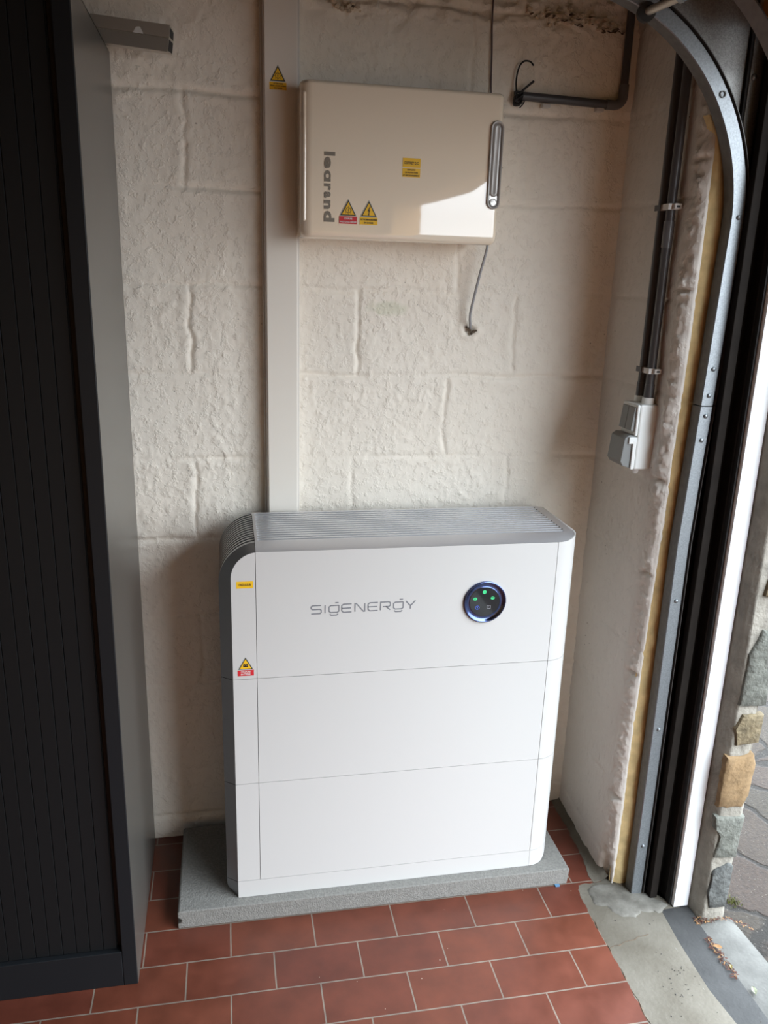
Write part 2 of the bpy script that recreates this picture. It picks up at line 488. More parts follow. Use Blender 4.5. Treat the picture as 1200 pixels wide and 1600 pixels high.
class MB:
    def __init__(self):
        self.v, self.f, self.m, self.mats = [], [], [], []

    def mi(self, mm):
        if mm not in self.mats:
            self.mats.append(mm)
        return self.mats.index(mm)

    def add(self, vs, fs, mm):
        k = len(self.v)
        i = self.mi(mm)
        self.v += [tuple(p) for p in vs]
        for f in fs:
            self.f.append([k + a for a in f])
            self.m.append(i)
        return self

    def box(self, x0, x1, y0, y1, z0, z1, mm):
        vs = [(x, y, z) for x in (x0, x1) for y in (y0, y1) for z in (z0, z1)]
        return self.add(vs, [(0, 1, 3, 2), (4, 6, 7, 5), (0, 4, 5, 1), (2, 3, 7, 6), (0, 2, 6, 4), (1, 5, 7, 3)], mm)

    def prism(self, poly, plane, a, b, mm):
        """poly: 2-D points; plane 'xz' (extrude y), 'xy' (extrude z), 'yz' (extrude x)"""
        def P(p, h):
            return {'xz': (p[0], h, p[1]), 'xy': (p[0], p[1], h), 'yz': (h, p[0], p[1])}[plane]
        n = len(poly)
        vs = [P(p, a) for p in poly] + [P(p, b) for p in poly]
        fs = [tuple(range(n)), tuple(range(2 * n - 1, n - 1, -1))]
        fs += [(i, (i + 1) % n, n + (i + 1) % n, n + i) for i in range(n)]
        return self.add(vs, fs, mm)

    def flat(self, poly, y, mm):
        return self.add([(p[0], y, p[1]) for p in poly], [tuple(range(len(poly)))], mm)

    def tube(self, pts, r, mm, seg=12, caps=True):
        pts = [Vector(p) for p in pts]
        n = len(pts)
        rs = r if isinstance(r, (list, tuple)) else [r] * n
        tang = []
        for i in range(n):
            d = pts[min(i + 1, n - 1)] - pts[max(i - 1, 0)]
            tang.append(d.normalized())
        ref = Vector((0, 0, 1)) if abs(tang[0].z) < 0.9 else Vector((1, 0, 0))
        nrm = (ref - tang[0] * ref.dot(tang[0])).normalized()
        vs, fs = [], []
        for i in range(n):
            nrm = (nrm - tang[i] * nrm.dot(tang[i])).normalized()
            bi = tang[i].cross(nrm)
            for k in range(seg):
                a = 2 * PI * k / seg
                vs.append(pts[i] + (nrm * math.cos(a) + bi * math.sin(a)) * rs[i])
        for i in range(n - 1):
            for k in range(seg):
                fs.append((i * seg + k, i * seg + (k + 1) % seg, (i + 1) * seg + (k + 1) % seg, (i + 1) * seg + k))
        if caps:
            fs.append(tuple(range(seg - 1, -1, -1)))
            fs.append(tuple((n - 1) * seg + k for k in range(seg)))
        return self.add(vs, fs, mm)

    def loft(self, rings, mm, cap0=True, cap1=True, closed=True):
        n = len(rings[0])
        vs = [p for r in rings for p in r]
        fs = []
        for i in range(len(rings) - 1):
            for k in range(n if closed else n - 1):
                fs.append((i * n + k, i * n + (k + 1) % n, (i + 1) * n + (k + 1) % n, (i + 1) * n + k))
        if cap0:
            fs.append(tuple(range(n - 1, -1, -1)))
        if cap1:
            fs.append(tuple((len(rings) - 1) * n + k for k in range(n)))
        return self.add(vs, fs, mm)

    def strokes(self, polys, w, y, mm, f):
        """flat ribbons: 2-D polylines mapped by f(u, v) -> (x, z)"""
        for pl_ in polys:
            p = [Vector(a) for a in pl_]
            n = len(p)
            L, R_ = [], []
            for i in range(n):
                if i == 0:
                    d = (p[1] - p[0]).normalized()
                    nn = Vector((-d.y, d.x)) * w / 2
                elif i == n - 1:
                    d = (p[-1] - p[-2]).normalized()
                    nn = Vector((-d.y, d.x)) * w / 2
                else:
                    d0 = (p[i] - p[i - 1]).normalized()
                    d1 = (p[i + 1] - p[i]).normalized()
                    n0 = Vector((-d0.y, d0.x))
                    n1 = Vector((-d1.y, d1.x))
                    s = (n0 + n1)
                    if s.length < 1e-6:
                        s = n0
                    s.normalize()
                    nn = s * (w / 2) / max(0.45, s.dot(n0))
                L.append(p[i] + nn)
                R_.append(p[i] - nn)
            vs = []
            for a, b in zip(L, R_):
                xa, za = f(a.x, a.y)
                xb, zb = f(b.x, b.y)
                vs += [(xa, y, za), (xb, y, zb)]
            self.add(vs, [(2 * i, 2 * i + 1, 2 * i + 3, 2 * i + 2) for i in range(n - 1)], mm)
        return self

    def text(self, s, x0, x1, z0, z1, y, mm, bold=0.0, rot=False):
        """words fitted into a rectangle of the plane y = const; rot: reads downward"""
        cu = bpy.data.curves.new('t', 'FONT')
        cu.body = s
        cu.align_x = 'CENTER'
        cu.space_line = 0.95
        cu.offset = bold
        cu.resolution_u = 3
        ob = bpy.data.objects.new('t', cu)
        COL.objects.link(ob)
        dg = bpy.context.evaluated_depsgraph_get()
        me = bpy.data.meshes.new_from_object(ob.evaluated_get(dg))
        vv = [(a.co.x, a.co.y) for a in me.vertices]
        ff = [tuple(p.vertices) for p in me.polygons]
        bpy.data.objects.remove(ob)
        bpy.data.curves.remove(cu)
        bpy.data.meshes.remove(me)
        ax, bx = min(a[0] for a in vv), max(a[0] for a in vv)
        ay, by = min(a[1] for a in vv), max(a[1] for a in vv)
        out = []
        for a, b in vv:
            s_ = (a - ax) / (bx - ax)
            t_ = (b - ay) / (by - ay)
            if rot:
                out.append((x0 + t_ * (x1 - x0), y, z1 - s_ * (z1 - z0)))
            else:
                out.append((x0 + s_ * (x1 - x0), y, z0 + t_ * (z1 - z0)))
        return self.add(out, ff, mm)

    def build(self, name, parent=None, smooth=False, bevel=0.0, angle=0.7, seg=2):
        me = bpy.data.meshes.new(name)
        me.from_pydata(self.v, [], self.f)
        for mm in self.mats:
            me.materials.append(mm)
        me.polygons.foreach_set('material_index', self.m)
        o = bpy.data.objects.new(name, me)
        COL.objects.link(o)
        import bmesh
        bm = bmesh.new()
        bm.from_mesh(me)
        bmesh.ops.recalc_face_normals(bm, faces=bm.faces)
        bm.to_mesh(me)
        bm.free()
        if smooth:
            me.polygons.foreach_set('use_smooth', [True] * len(me.polygons))
            try:
                me.set_sharp_from_angle(angle=angle)
            except Exception:
                pass
        if bevel > 0:
            bv = o.modifiers.new('bevel', 'BEVEL')
            bv.width = bevel
            bv.segments = seg
            bv.limit_method = 'ANGLE'
            bv.angle_limit = 0.7
            bv.harden_normals = False
        parent_to(o, parent)
        return o


def bx(name, x0, x1, y0, y1, z0, z1, mm, parent=None, bevel=0.0):
    return MB().box(x0, x1, y0, y1, z0, z1, mm).build(name, parent, bevel=bevel)


def arc(cx, cy, r, a0, a1, n):
    return [(cx + r * math.cos(a0 + (a1 - a0) * i / n), cy + r * math.sin(a0 + (a1 - a0) * i / n)) for i in range(n + 1)]


# value noise on numpy arrays
_rs = np.random.RandomState(3)
_tab = _rs.rand(256, 256)


def vnoise(x, y):
    xi, yi = np.floor(x).astype(int), np.floor(y).astype(int)
    fx, fy = x - xi, y - yi
    fx, fy = fx * fx * (3 - 2 * fx), fy * fy * (3 - 2 * fy)
    a = _tab[xi % 256, yi % 256]
    b = _tab[(xi + 1) % 256, yi % 256]
    c = _tab[xi % 256, (yi + 1) % 256]
    d = _tab[(xi + 1) % 256, (yi + 1) % 256]
    return (a * (1 - fx) + b * fx) * (1 - fy) + (c * (1 - fx) + d * fx) * fy


def fbm(x, y, o=4, g=0.5):
    s, a, t = 0, 1.0, 0
    for i in range(o):
        s = s + a * vnoise(x * 2 ** i + 17.3 * i, y * 2 ** i + 5.1 * i)
        t += a
        a *= g
    return s / t


def grid_mesh(name, X, Y, Z, mm, parent=None, smooth=True):
    h, w = X.shape
    me = bpy.data.meshes.new(name)
    co = np.stack([X, Y, Z], -1).reshape(-1, 3)
    idx = np.arange(h * w).reshape(h, w)
    q = np.stack([idx[:-1, :-1], idx[:-1, 1:], idx[1:, 1:], idx[1:, :-1]], -1).reshape(-1, 4)
    me.vertices.add(len(co))
    me.vertices.foreach_set('co', co.ravel().astype(np.float32))
    me.loops.add(len(q) * 4)
    me.loops.foreach_set('vertex_index', q.ravel().astype(np.int32))
    me.polygons.add(len(q))
    me.polygons.foreach_set('loop_start', np.arange(0, len(q) * 4, 4, dtype=np.int32))
    me.polygons.foreach_set('loop_total', np.full(len(q), 4, dtype=np.int32))
    me.update(calc_edges=True)
    me.validate()
    me.materials.append(mm)
    if smooth:
        me.polygons.foreach_set('use_smooth', [True] * len(me.polygons))
    o = bpy.data.objects.new(name, me)
    COL.objects.link(o)
    parent_to(o, parent)
    return o


# ------------------------------------------------------------------ room shell
COURSES = [0.067, 0.27, 0.47, 0.665, 0.868, 1.070, 1.275, 1.477, 1.683, 1.880, 2.085, 2.29]
VJ = [(-0.086, 1.683, 1.88, 1.0, 1), (0.31, 1.683, 1.88, .6, 0), (0.707, 1.683, 1.88, .45, 0),
      (0.546, 1.477, 1.683, .8, 0), (0.14, 1.477, 1.683, .3, 0),
      (-0.086, 1.275, 1.477, 1.2, 1), (0.31, 1.275, 1.477, 1.2, 0), (0.705, 1.275, 1.477, .9, 1),
      (0.535, 1.07, 1.275, .9, 1), (-0.086, 0.868, 1.07, 1.1, 0), (0.295, 0.868, 1.07, .7, 0), (0.709, 0.868, 1.07, .8, 0),
      (0.558, 1.88, 2.085, .7, 0), (0.16, 1.88, 2.085, .5, 0), (-0.088, 0.47, 0.665, .6, 0), (-0.18, 0.665, 0.868, .4, 0),
      (0.707, 0.47, 0.665, .5, 0), (0.90, 0.665, 0.868, .4, 0)]


def block_relief(U, Z, vj, hs=1.0):
    d = np.zeros_like(U)
    wob = (fbm(U * 7, Z * 3, 3) - 0.5) * 0.022
    for k, zc in enumerate(COURSES):
        wid = 0.0038 + 0.003 * fbm(U * 9 + 31 * k, Z * 0 + 3.3 * k, 2)
        dz = Z - (zc + wob * (0.7 if zc > 0.2 else 0.25))
        st = np.clip(fbm(U * 4.5 + 11 * k, Z * 0 + k * 1.7, 3) * 2.4 - 0.5, 0.12, 1.2) * hs
        d -= 0.0044 * st * np.exp(-(dz / wid) ** 2)
        d += 0.0010 * st * np.exp(-((dz - 0.016) / 0.011) ** 2)
        d += 0.0012 * st * np.exp(-((dz + 0.015) / 0.010) ** 2)
    for (x, z0, z1, s, ridge) in vj:
        inz = 1 / (1 + np.exp(-(Z - z0 - 0.004) / 0.004)) / (1 + np.exp((Z - z1 + 0.004) / 0.004))
        dx = U - (x + (fbm(Z * 16 + x * 50, U * 0 + 2.2, 3) - 0.5) * 0.022)
        s = s * (0.35 + 1.1 * fbm(Z * 22 + x * 9, U * 0, 3))
        d -= 0.0050 * s * inz * np.exp(-(dx / 0.0046) ** 2)
        d += 0.0012 * s * inz * np.exp(-((dx + 0.014) / 0.010) ** 2)
        if ridge:
            d += 0.0010 * s * inz * np.exp(-((dx - 0.014) / 0.009) ** 2)
    rough = np.clip((fbm(U * 5 + 3, Z * 5 + 9, 3) - 0.38) * 3.2, 0, 1)
    lumps = np.clip(fbm(U * 80, Z * 60, 3, 0.6) - 0.50, 0, 1)
    d += 0.0056 * lumps * (0.2 + rough)
    d += 0.0030 * np.clip(fbm(U * 190, Z * 120, 2, 0.6) - 0.5, 0, 1) * (0.2 + rough)
    d += (fbm(U * 26 + 7, Z * 26, 3) - 0.5) * 0.0032
    d += (fbm(U * 4, Z * 4 + 40, 2) - 0.5) * 0.006
    # loose crumbling render along the top course
    top = 1 / (1 + np.exp(-(Z - 2.055) / 0.008))
    d += top * (fbm(U * 30, Z * 55, 4, 0.6) - 0.5) * 0.020
    return d


xs = np.concatenate([np.linspace(-4.6, -0.30, 40)[:-1], np.arange(-0.30, 0.962, 0.0038)])
zs = np.arange(-0.01, 2.36, 0.0038)
U, Z = np.meshgrid(xs, zs)
D = block_relief(U, Z, VJ)
# hollow where the grey cable leaves the wall
hd = np.hypot((U - 0.588) / 1.3, Z - 1.386)
D -= 0.012 * np.exp(-(hd / 0.008) ** 2)
D += 0.003 * np.exp(-((hd - 0.016) / 0.007) ** 2)
fil = np.clip((U - 0.925) / 0.03, 0, 1) ** 2 * 0.010
wb = grid_mesh('wall_back', U, -D - fil, Z, M['wall'])
tag(wb, kind='structure')

# return wall beside the garage door, with its broken outer edge
path = [(0.952, 0.02), (0.950, -0.31), (0.9525, -0.338), (0.9585, -0.354), (0.9655, -0.3605), (0.970, -0.360), (0.973, -0.350), (0.974, -0.33)]
pp = []
for i in range(len(path) - 1):
    a, b = path[i], path[i + 1]
    n = max(2, int(math.hypot(b[0] - a[0], b[1] - a[1]) / 0.003))
    for k in range(n):
        pp.append((a[0] + (b[0] - a[0]) * k / n, a[1] + (b[1] - a[1]) * k / n))
pp.append(path[-1])
pa = np.array(pp)
ss = np.concatenate([[0], np.cumsum(np.hypot(*np.diff(pa, axis=0).T))])
tg = np.gradient(pa, axis=0)
tg /= np.linalg.norm(tg, axis=1)[:, None]
nx, ny = tg[:, 1], -tg[:, 0]
zs2 = np.arange(-0.01, 2.36, 0.0038)
S, Z2 = np.meshgrid(ss, zs2)
D2 = block_relief(S + 7.7, Z2, [], 0.55)
edge = np.exp(-((S - 0.358) / 0.017) ** 2)
chips = 0.6 * (fbm(S * 28, Z2 * 34, 4, 0.6) - 0.5) + 0.45 * (fbm(S * 90, Z2 * 110, 3, 0.6) - 0.5)
D2 = D2 * 0.8 + edge * chips * 0.024
for zn in (1.085, 0.60, 0.25, 1.50, 1.76, 0.86):     # notches between the blocks along the edge
    D2 -= 0.013 * edge * np.exp(-((Z2 - zn - 0.01 * (fbm(S * 30, S * 0 + zn, 2) - 0.5)) / 0.005) ** 2)
D2 -= 0.02 * np.clip(1 - Z2 / 0.09, 0, 1) * edge * (0.4 + 1.6 * fbm(S * 40, Z2 * 40, 3))
# low-frequency wander of the edge line
D2 += edge * (fbm(Z2 * 3.0, S * 0 + 8.1, 2) - 0.5) * 0.014
sh = 0.003 * np.clip(S / 0.33, 0, 1) * np.clip(1 - Z2 / 0.5, 0, 1)
lean = -0.013 * np.clip(1 - (Z2 - 0.5) / 0.8, 0, 1) * np.clip(S / 0.33, 0, 1)
X2 = np.broadcast_to(pa[:, 0], S.shape) + np.broadcast_to(nx, S.shape) * D2 + lean
Y2 = np.broadcast_to(pa[:, 1], S.shape) + np.broadcast_to(ny, S.shape) * D2 + sh
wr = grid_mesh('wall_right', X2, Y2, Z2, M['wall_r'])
tag(wr, kind='structure')

for nm, a in (('wall_left', (-4.7, -4.6, -3.75, 0.1, 0, 2.36)),
              ('wall_rear', (-4.7, 1.0, -3.75, -3.65, 0, 2.36)),
              ('wall_front_near', (1.0, 1.19, -3.75, -3.42, 0, 2.36)),
              ):
    tag(bx(nm, *a, M['room']), kind='structure')
hdr = MB().prism([(-3.75, 1.745), (-3.42, 1.760), (-3.06, 1.785), (-1.7, 1.900), (-1.2, 1.935), (-0.60, 1.985), (-0.36, 1.985), (-0.36, 2.36), (-3.75, 2.36)], 'yz', 1.02, 1.19, M['room']).build('wall_front_header_sloped')  # unseen header; slope of its underside added to shape the box reflection
tag(hdr, kind='structure')
core = MB().box(0.990, 1.11, -0.328, 0.30, -0.10, 2.36, M['room']).box(1.012, 1.065, -0.374, -0.32, -0.02, 2.36, M['rubber']).build('wall_front_core')
tag(core, kind='structure')
tag(bx('floor_base', -4.7, 1.10, -3.75, 0.1, -0.12, -0.021, M['cement']), kind='structure')
tag(bx('ceiling', -4.7, 1.19, -3.75, 0.1, 2.36, 2.44, M['ceil']), kind='structure')


# floor: red quarry tiles with a ragged cement edge at the threshold
def ragged(pts, amp, step=0.006, seed=0):
    out = []
    for i in range(len(pts) - 1):
        a, b = Vector(pts[i]), Vector(pts[i + 1])
        n = max(1, int((b - a).length / step))
        d = (b - a).normalized()
        nn = Vector((-d.y, d.x))
        for k in range(n):
            p = a + (b - a) * k / n
            h = float(fbm(np.array([p.x * 45 + seed]), np.array([p.y * 45]), 4, 0.65)[0]) - 0.5
            out.append(tuple(p + nn * h * amp))
    out.append(tuple(pts[-1]))
    return out


edge_pts = ragged([(0.936, 0.0), (0.934, -0.20), (0.922, -0.30), (0.928, -0.343)], 0.014) + \
    ragged([(0.928, -0.345), (0.862, -0.349), (0.853, -0.38), (0.849, -0.45), (0.846, -0.66), (0.842, -0.80), (0.842, -3.7)], 0.012, seed=4)
poly = [(-4.65, 0.0)] + edge_pts + [(-4.65, -3.7)]
fl = MB().prism(poly, 'xy', -0.02, 0.0, M['tiles']).build('floor')
tag(fl, kind='structure')
t1 = MB().prism([(0.80, -0.30), (0.96, -0.30), (1.09, -0.46)] + [(1.036, -0.461), (1.026, -0.56), (1.021, -0.70), (1.032, -0.80), (1.032, -3.7), (0.80, -3.7)],
                'xy', -0.06, -0.0022, M['cement']).build('trim_1')
tag(t1, kind='structure')
sill = MB().prism([(1.036, -0.44), (1.026, -0.56), (1.021, -0.70), (1.032, -0.80), (1.032, -3.7), (1.108, -3.7), (1.106, -0.62), (1.108, -0.53), (1.118, -0.44)],
                  'xy', -0.08, -0.0035, M['sill']).build('trim_2')
tag(sill, kind='structure')
# cement fillet along the foot of the return wall
Uf = np.linspace(-0.35, 0.0, 110)
Vf = np.linspace(0, 1, 12)
UU, VV = np.meshgrid(Uf, Vf)
hx = 0.024 + 0.010 * fbm(UU * 30, UU * 0, 3) + 0.012 * np.exp(-((UU + 0.33) / 0.05) ** 2)
Xf = 0.957 - 0.013 * np.clip(-UU / 0.33, 0, 1) - hx * VV + 0.006 * (fbm(UU * 60, VV * 3, 3) - 0.5)
Zf = 0.020 * (1 - VV) ** 2.2 * (0.7 + 0.6 * fbm(UU * 40, VV * 4, 3)) + 0.0008
tag(grid_mesh('trim_3', Xf, UU, Zf, M['cement']), kind='structure')

# rough patch of newer cement at the foot of the track, with a hairline joint
pts_ = ragged([(0.895, -0.352), (0.955, -0.358), (1.03, -0.405), (1.062, -0.452), (1.030, -0.470), (0.985, -0.462), (0.960, -0.478), (0.925, -0.470), (0.905, -0.430), (0.872, -0.420), (0.880, -0.372), (0.895, -0.352)], 0.016, seed=9)[:-1]
cxp, cyp = 0.955, -0.415
rings_ = []
for (sc_, z_) in ((1.0, -0.0026), (0.97, -0.0006), (0.9, 0.0010), (0.5, 0.0016), (0.1, 0.0020)):
    rings_.append([(cxp + (x - cxp) * sc_, cyp + (y - cyp) * sc_, z_) for x, y in pts_])
M['patch'] = cement_material('rough_new_cement', (0.105, 0.095, 0.078, 1), (0.225, 0.21, 0.18, 1), sc=16)
tag(MB().loft(rings_, M['patch']).build('trim_4', smooth=True), kind='structure')
b_ = MB()
q_ = [(0.852 + 0.014 * k, -0.556 + 0.0032 * k + 0.0025 * math.sin(k * 2.3), -0.0019) for k in range(9)]
b_.tube(q_, [0.0006 + 0.0005 * (k % 3) for k in range(9)], M['hole'], 5)
q_ = [(0.8495 + 0.003 * math.sin(k * 1.7) - 0.0002 * k, -0.46 - 0.02 * k, -0.0019) for k in range(16)]
b_.tube(q_, [0.0005 + 0.0005 * ((k * 7) % 4) for k in range(16)], M['hole'], 5)
tag(b_.build('trim_5'), kind='structure')

# outside: cement slab beside the sill, rough stone paving beyond it
sl = MB().prism([(1.110, -0.512), (1.198, -0.512), (1.205, -0.66), (1.208, -3.7), (1.108, -3.7), (1.106, -0.62)], 'xy', -0.08, -0.006, M['cement_l']).build('ground_slab')
tag(sl, kind='structure')
gx = np.linspace(1.10, 2.3, 160)
gy = np.linspace(-1.3, 1.1, 260)
GX, GY = np.meshgrid(gx, gy)
gr = grid_mesh('ground_paving', GX, GY, -0.022 + 0.006 * (fbm(GX * 12, GY * 12, 4) - 0.5), M['pavers'])
tag(gr, kind='structure')
tag(bx('ground_drive', 1.10, 26, -16, 12, -0.10, -0.034, M['pavers']), kind='structure')

# ------------------------------------------------------------------ home battery
bt = empty('home_battery', (0.38, -0.19, 0.0485),
           'tall white home battery tower with silver slatted top and round display on grey slab', 'battery')
XL, XR, YF, YB = -0.008, 0.795, -0.316, -0.060
XA, XB = 0.045, 0.734
Z0 = 0.0485
ZB, ZM1, ZM2, ZT = 0.0949, 0.3649, 0.6349, 0.934
G = 0.0006
MB().box(-0.030, 0.785, -0.255, YB + 0.004, Z0 + 0.036, 0.850, M['core']).box(0.020, 0.745, -0.27, YB + 0.004, 0.84, 0.935, M['core']) \
    .box(0.030, 0.740, -0.3095, -0.30, Z0 + 0.01, 0.925, M['gap']).box(-0.004, 0.738, -0.3098, -0.30, Z0 + 0.004, 0.880, M['gap']).build('inner_housing', bt)


def corner_skin(mb, z0, z1, foot=False, rim=False):
    """white panel turning round the right-hand front corner"""
    P_o, P_i, n = [], [], 14
    R_ = 0.061
    for k in range(n + 1):
        a = -PI / 2 + (PI / 2) * k / n
        P_o.append((XB + G + (XR - XB - G) * (1 + 0) * math.cos(a) if False else XB + G + (XR - XB - G) * math.sin((PI / 2) * k / n),
                    YF + 0.058 * (1 - math.cos((PI / 2) * k / n))))
    P_o.append((XR, -0.20))
    P_o.append((XR, YB))
    c = (XB, YF + 0.06)
    for (x, y) in P_o:
        P_i.append((min(x, XR - 0.0035) - (0.002 if x > XB + 0.02 else 0), max(y + 0.003, y)))

    def zl(x):
        if not foot:
            return z0
        r = 0.034
        d = max(0.0, x - (XR - r))
        return z0 + r - math.sqrt(max(0, r * r - d * d))

    def zh(x):
        if not rim:
            return z1
        return z1 + 0.010 * max(0, (x - XB) / (XR - XB)) ** 2
    rings = []
    for (o_, i_) in zip(P_o, P_i):
        a, b = zl(o_[0]), zh(o_[0])
        rings.append([(o_[0], o_[1], a), (o_[0], o_[1], b), (i_[0], i_[1], b), (i_[0], i_[1], a)])
    mb.loft(rings, M['white'])


def side_piece(name, Q, P, parent, mask=None, slots=False, seam_mat=None):
    """silver cover: chamfer from the front edge Q back to P, then straight back to YB"""
    mb = MB()
    rows = [[(q[0], q[1], q[2]) for q in Q], [(p[0], p[1], p[2]) for p in P]]
    n = len(P)
    nor = []
    for i in range(n):
        a, b = P[max(0, i - 1)], P[min(n - 1, i + 1)]
        d = Vector((b[0] - a[0], 0, b[2] - a[2])).normalized()
        nor.append(Vector((-d.z, 0, d.x)))
    dark_rows = set()
    if slots:
        ns = 13
        y0, y1 = -0.281, -0.066
        pitch = (y1 - y0) / ns
        for s in range(ns):
            ya = y0 + s * pitch
            for (yy, dep) in ((ya + 0.0025, 0), (ya + 0.0030, 1), (ya + 0.0108, 1), (ya + 0.0113, 0)):
                r = []
                for i, p in enumerate(P):
                    k = mask[i] * dep * 0.010
                    q = Vector((p[0], yy, p[2])) - nor[i] * k
                    # keep the row behind the chamfer edge at the corner
                    q.y = max(q.y, p[1] + 0.0002)
                    r.append(tuple(q))
                rows.append(r)
                if dep == 1:
                    dark_rows.add(len(rows) - 1)
    rows.append([(p[0], YB, p[2]) for p in P])
    inner = [(p[0] - nor[i].x * 0.012, YB, p[2] - nor[i].z * 0.012) for i, p in enumerate(P)]
    rows.append(inner)
    vs = [p for r in rows for p in r]
    fl_, fd = [], []
    for j in range(len(rows) - 1):
        for i in range(n - 1):
            f = (j * n + i, j * n + i + 1, (j + 1) * n + i + 1, (j + 1) * n + i)
            if j in dark_rows and (j + 1) in dark_rows and mask[i] > 0.5:
                fd.append(f)
            else:
                fl_.append(f)
    k = len(mb.v)
    mb.add(vs, fl_, M['silver_shaded'] if name == 'side_cover' else M['silver'])
    if fd:
        base = mb.mi(M['groove'])
        for f in fd:
            mb.f.append(list(f))
            mb.m.append(base)
    return mb.build(name, parent, smooth=True, angle=0.45)


YP = -0.288                      # where the chamfer meets the flat sides
PX = -0.034


def vert_side(z0, z1):
    return [(XL - 0.0, YF, z0), (XL, YF, z1)], [(PX, -0.297, z0), (PX, -0.297, z1)]


# base
base = MB().prism([(XL, Z0), (XB, Z0), (XB, ZB - G), (XL, ZB - G)], 'xz', YF, YF + 0.006, M['white'])
corner_skin(base, Z0, ZB - G, foot=True)
base_o = base.build('base_plinth', bt, smooth=True, angle=0.5)
nb = 8
Q, P = [], []
for k in range(nb + 1):
    a = -PI / 2 - (PI / 2) * k / nb
    P.append((PX + 0.034 + 0.034 * math.cos(a), -0.297, Z0 + 0.034 + 0.034 * math.sin(a)))
    Q.append((XL, YF, Z0 + (0.034) * (1 - math.cos(PI / 2 * k / nb)) * 1.0))
P.append((PX, -0.297, ZB - G))
Q.append((XL, YF, ZB - G))
side_piece('side_cover', Q, P, base_o)

for (za, zb) in ((ZB, ZM1), (ZM1, ZM2)):
    mb = MB().prism([(XA + G, za + G), (XB - G, za + G), (XB - G, zb - G), (XA + G, zb - G)], 'xz', YF, YF + 0.006, M['white'])
    mo = mb.build('battery_module', bt)
    MB().prism([(XL, za + G), (XA - G, za + G), (XA - G, zb - G), (XL, zb - G)], 'xz', YF, YF + 0.006, M['white']).build('edge_panel', mo)
    c = MB()
    corner_skin(c, za + G, zb - G)
    c.build('corner_panel', mo, smooth=True, angle=0.5)
    Q, P = vert_side(za + G, zb - G)
    side_piece('side_cover', Q, P, mo)

# inverter on top
inv = MB().prism([(XA + G, ZM2 + G), (XB - G, ZM2 + G), (XB - G, ZT), (XA + G, ZT)], 'xz', YF, YF + 0.006, M['white']).build('inverter_module', bt)
tl = arc(0.052, 0.874, 0.060, PI, PI / 2 + 0.14, 16)
MB().prism([(XL, ZM2 + G)] + tl + [(XA - G, ZT - 0.0004), (XA - G, ZM2 + G)], 'xz', YF, YF + 0.006, M['white']).build('edge_panel', inv)
c = MB()
corner_skin(c, ZM2 + G, ZT, rim=True)
c.build('corner_panel', inv, smooth=True, angle=0.5)
# silver left flank with slotted shoulder
Q, P, mask = [], [], []
for k in range(7):
    t_ = k / 6
    P.append((PX, -0.297 + 0.004 * t_, ZM2 + G + (0.858 - ZM2 - G) * t_))
    Q.append((XL, YF, ZM2 + G + (0.874 - ZM2 - G) * t_))
    mask.append(1.0 if P[-1][2] > 0.80 else 0.0)
na = 22
for k in range(1, na + 1):
    t_ = k / na
    a = PI - t_ * (PI / 2 - 0.115)
    P.append((0.055 + 0.089 * math.cos(a), -0.293 + (YP + 0.293) * t_, 0.858 + 0.090 * math.sin(a)))
    a2 = PI - t_ * (PI / 2 - 0.118)
    Q.append((0.052 + 0.060 * math.cos(a2), YF, 0.874 + 0.060 * math.sin(a2)))
    mask.append(1.0 if k < na - 0.5 else 0.0)
side_piece('side_cover', Q, P, inv, mask, True)
# silver top with slots
Q, P, mask = [], [], []
xx = [XA + G, 0.052, 0.0535, 0.06] + list(np.linspace(0.10, 0.70, 9)) + [0.735]
for x in xx:
    P.append((x, YP, 0.948))
    Q.append((x, YF, ZT + 0.0006))
    mask.append(0.0 if x < 0.053 else 1.0)
for k in range(1, 11):
    t_ = k / 10
    a = PI / 2 * t_
    P.append((0.735 + 0.0325 * math.sin(a) , YP + 0.030 * (1 - math.cos(a)), 0.948 - 0.001 * t_))
    Q.append((0.735 + 0.0565 * math.sin(a), YF + 0.0535 * (1 - math.cos(a)), ZT + 0.0006 + 0.0098 * t_ * t_))
    mask.append(1.0 if k < 8 else 0.0)
tg_o = side_piece('top_grille', Q, P, bt, mask, True)
# closing strip along the right end of the top
MB().add([(0.7675, -0.258, 0.947), (0.7675, YB, 0.947), (0.7915, YB, 0.9438), (0.7915, -0.2625, 0.9438)], [(0, 1, 2, 3)], M['silver']) \
    .add([(0.760, -0.05999, 0.90), (0.79, -0.05999, 0.90), (0.79, -0.05999, 0.944), (0.760, -0.05999, 0.947)], [(0, 1, 2, 3)], M['silver']).build('end_strip', tg_o)

# lettering on the front: SIGENERGY
LET = {
    'S': [[(52, 42), (7, 42), (0, 37), (0, 27), (7, 22), (46, 22), (52, 17), (52, 5), (46, 0), (0, 0)]],
    'I': [[(0, 0), (0, 42)]],
    'g': [[(52, 38), (9, 38), (0, 31), (0, 9), (9, 2), (44, 2), (52, 8), (52, 38)], [(32, 52), (50, 52)], [(4, -6), (12, -12), (40, -12), (48, -6)]],
    'E': [[(52, 42), (9, 42), (0, 35), (0, 8), (9, 0), (52, 0)], [(0, 21), (48, 21)]],
    'N': [[(0, 0), (0, 42), (7, 42), (45, 0), (52, 0), (52, 42)]],
    'R': [[(0, 0), (0, 42), (45, 42), (52, 37), (52, 23), (45, 18), (12, 18)], [(30, 18), (52, 0)]],
    'Y': [[(0, 42), (21, 20), (31, 20), (52, 42)], [(26, 19), (26, 0)]],
}
lb = MB()
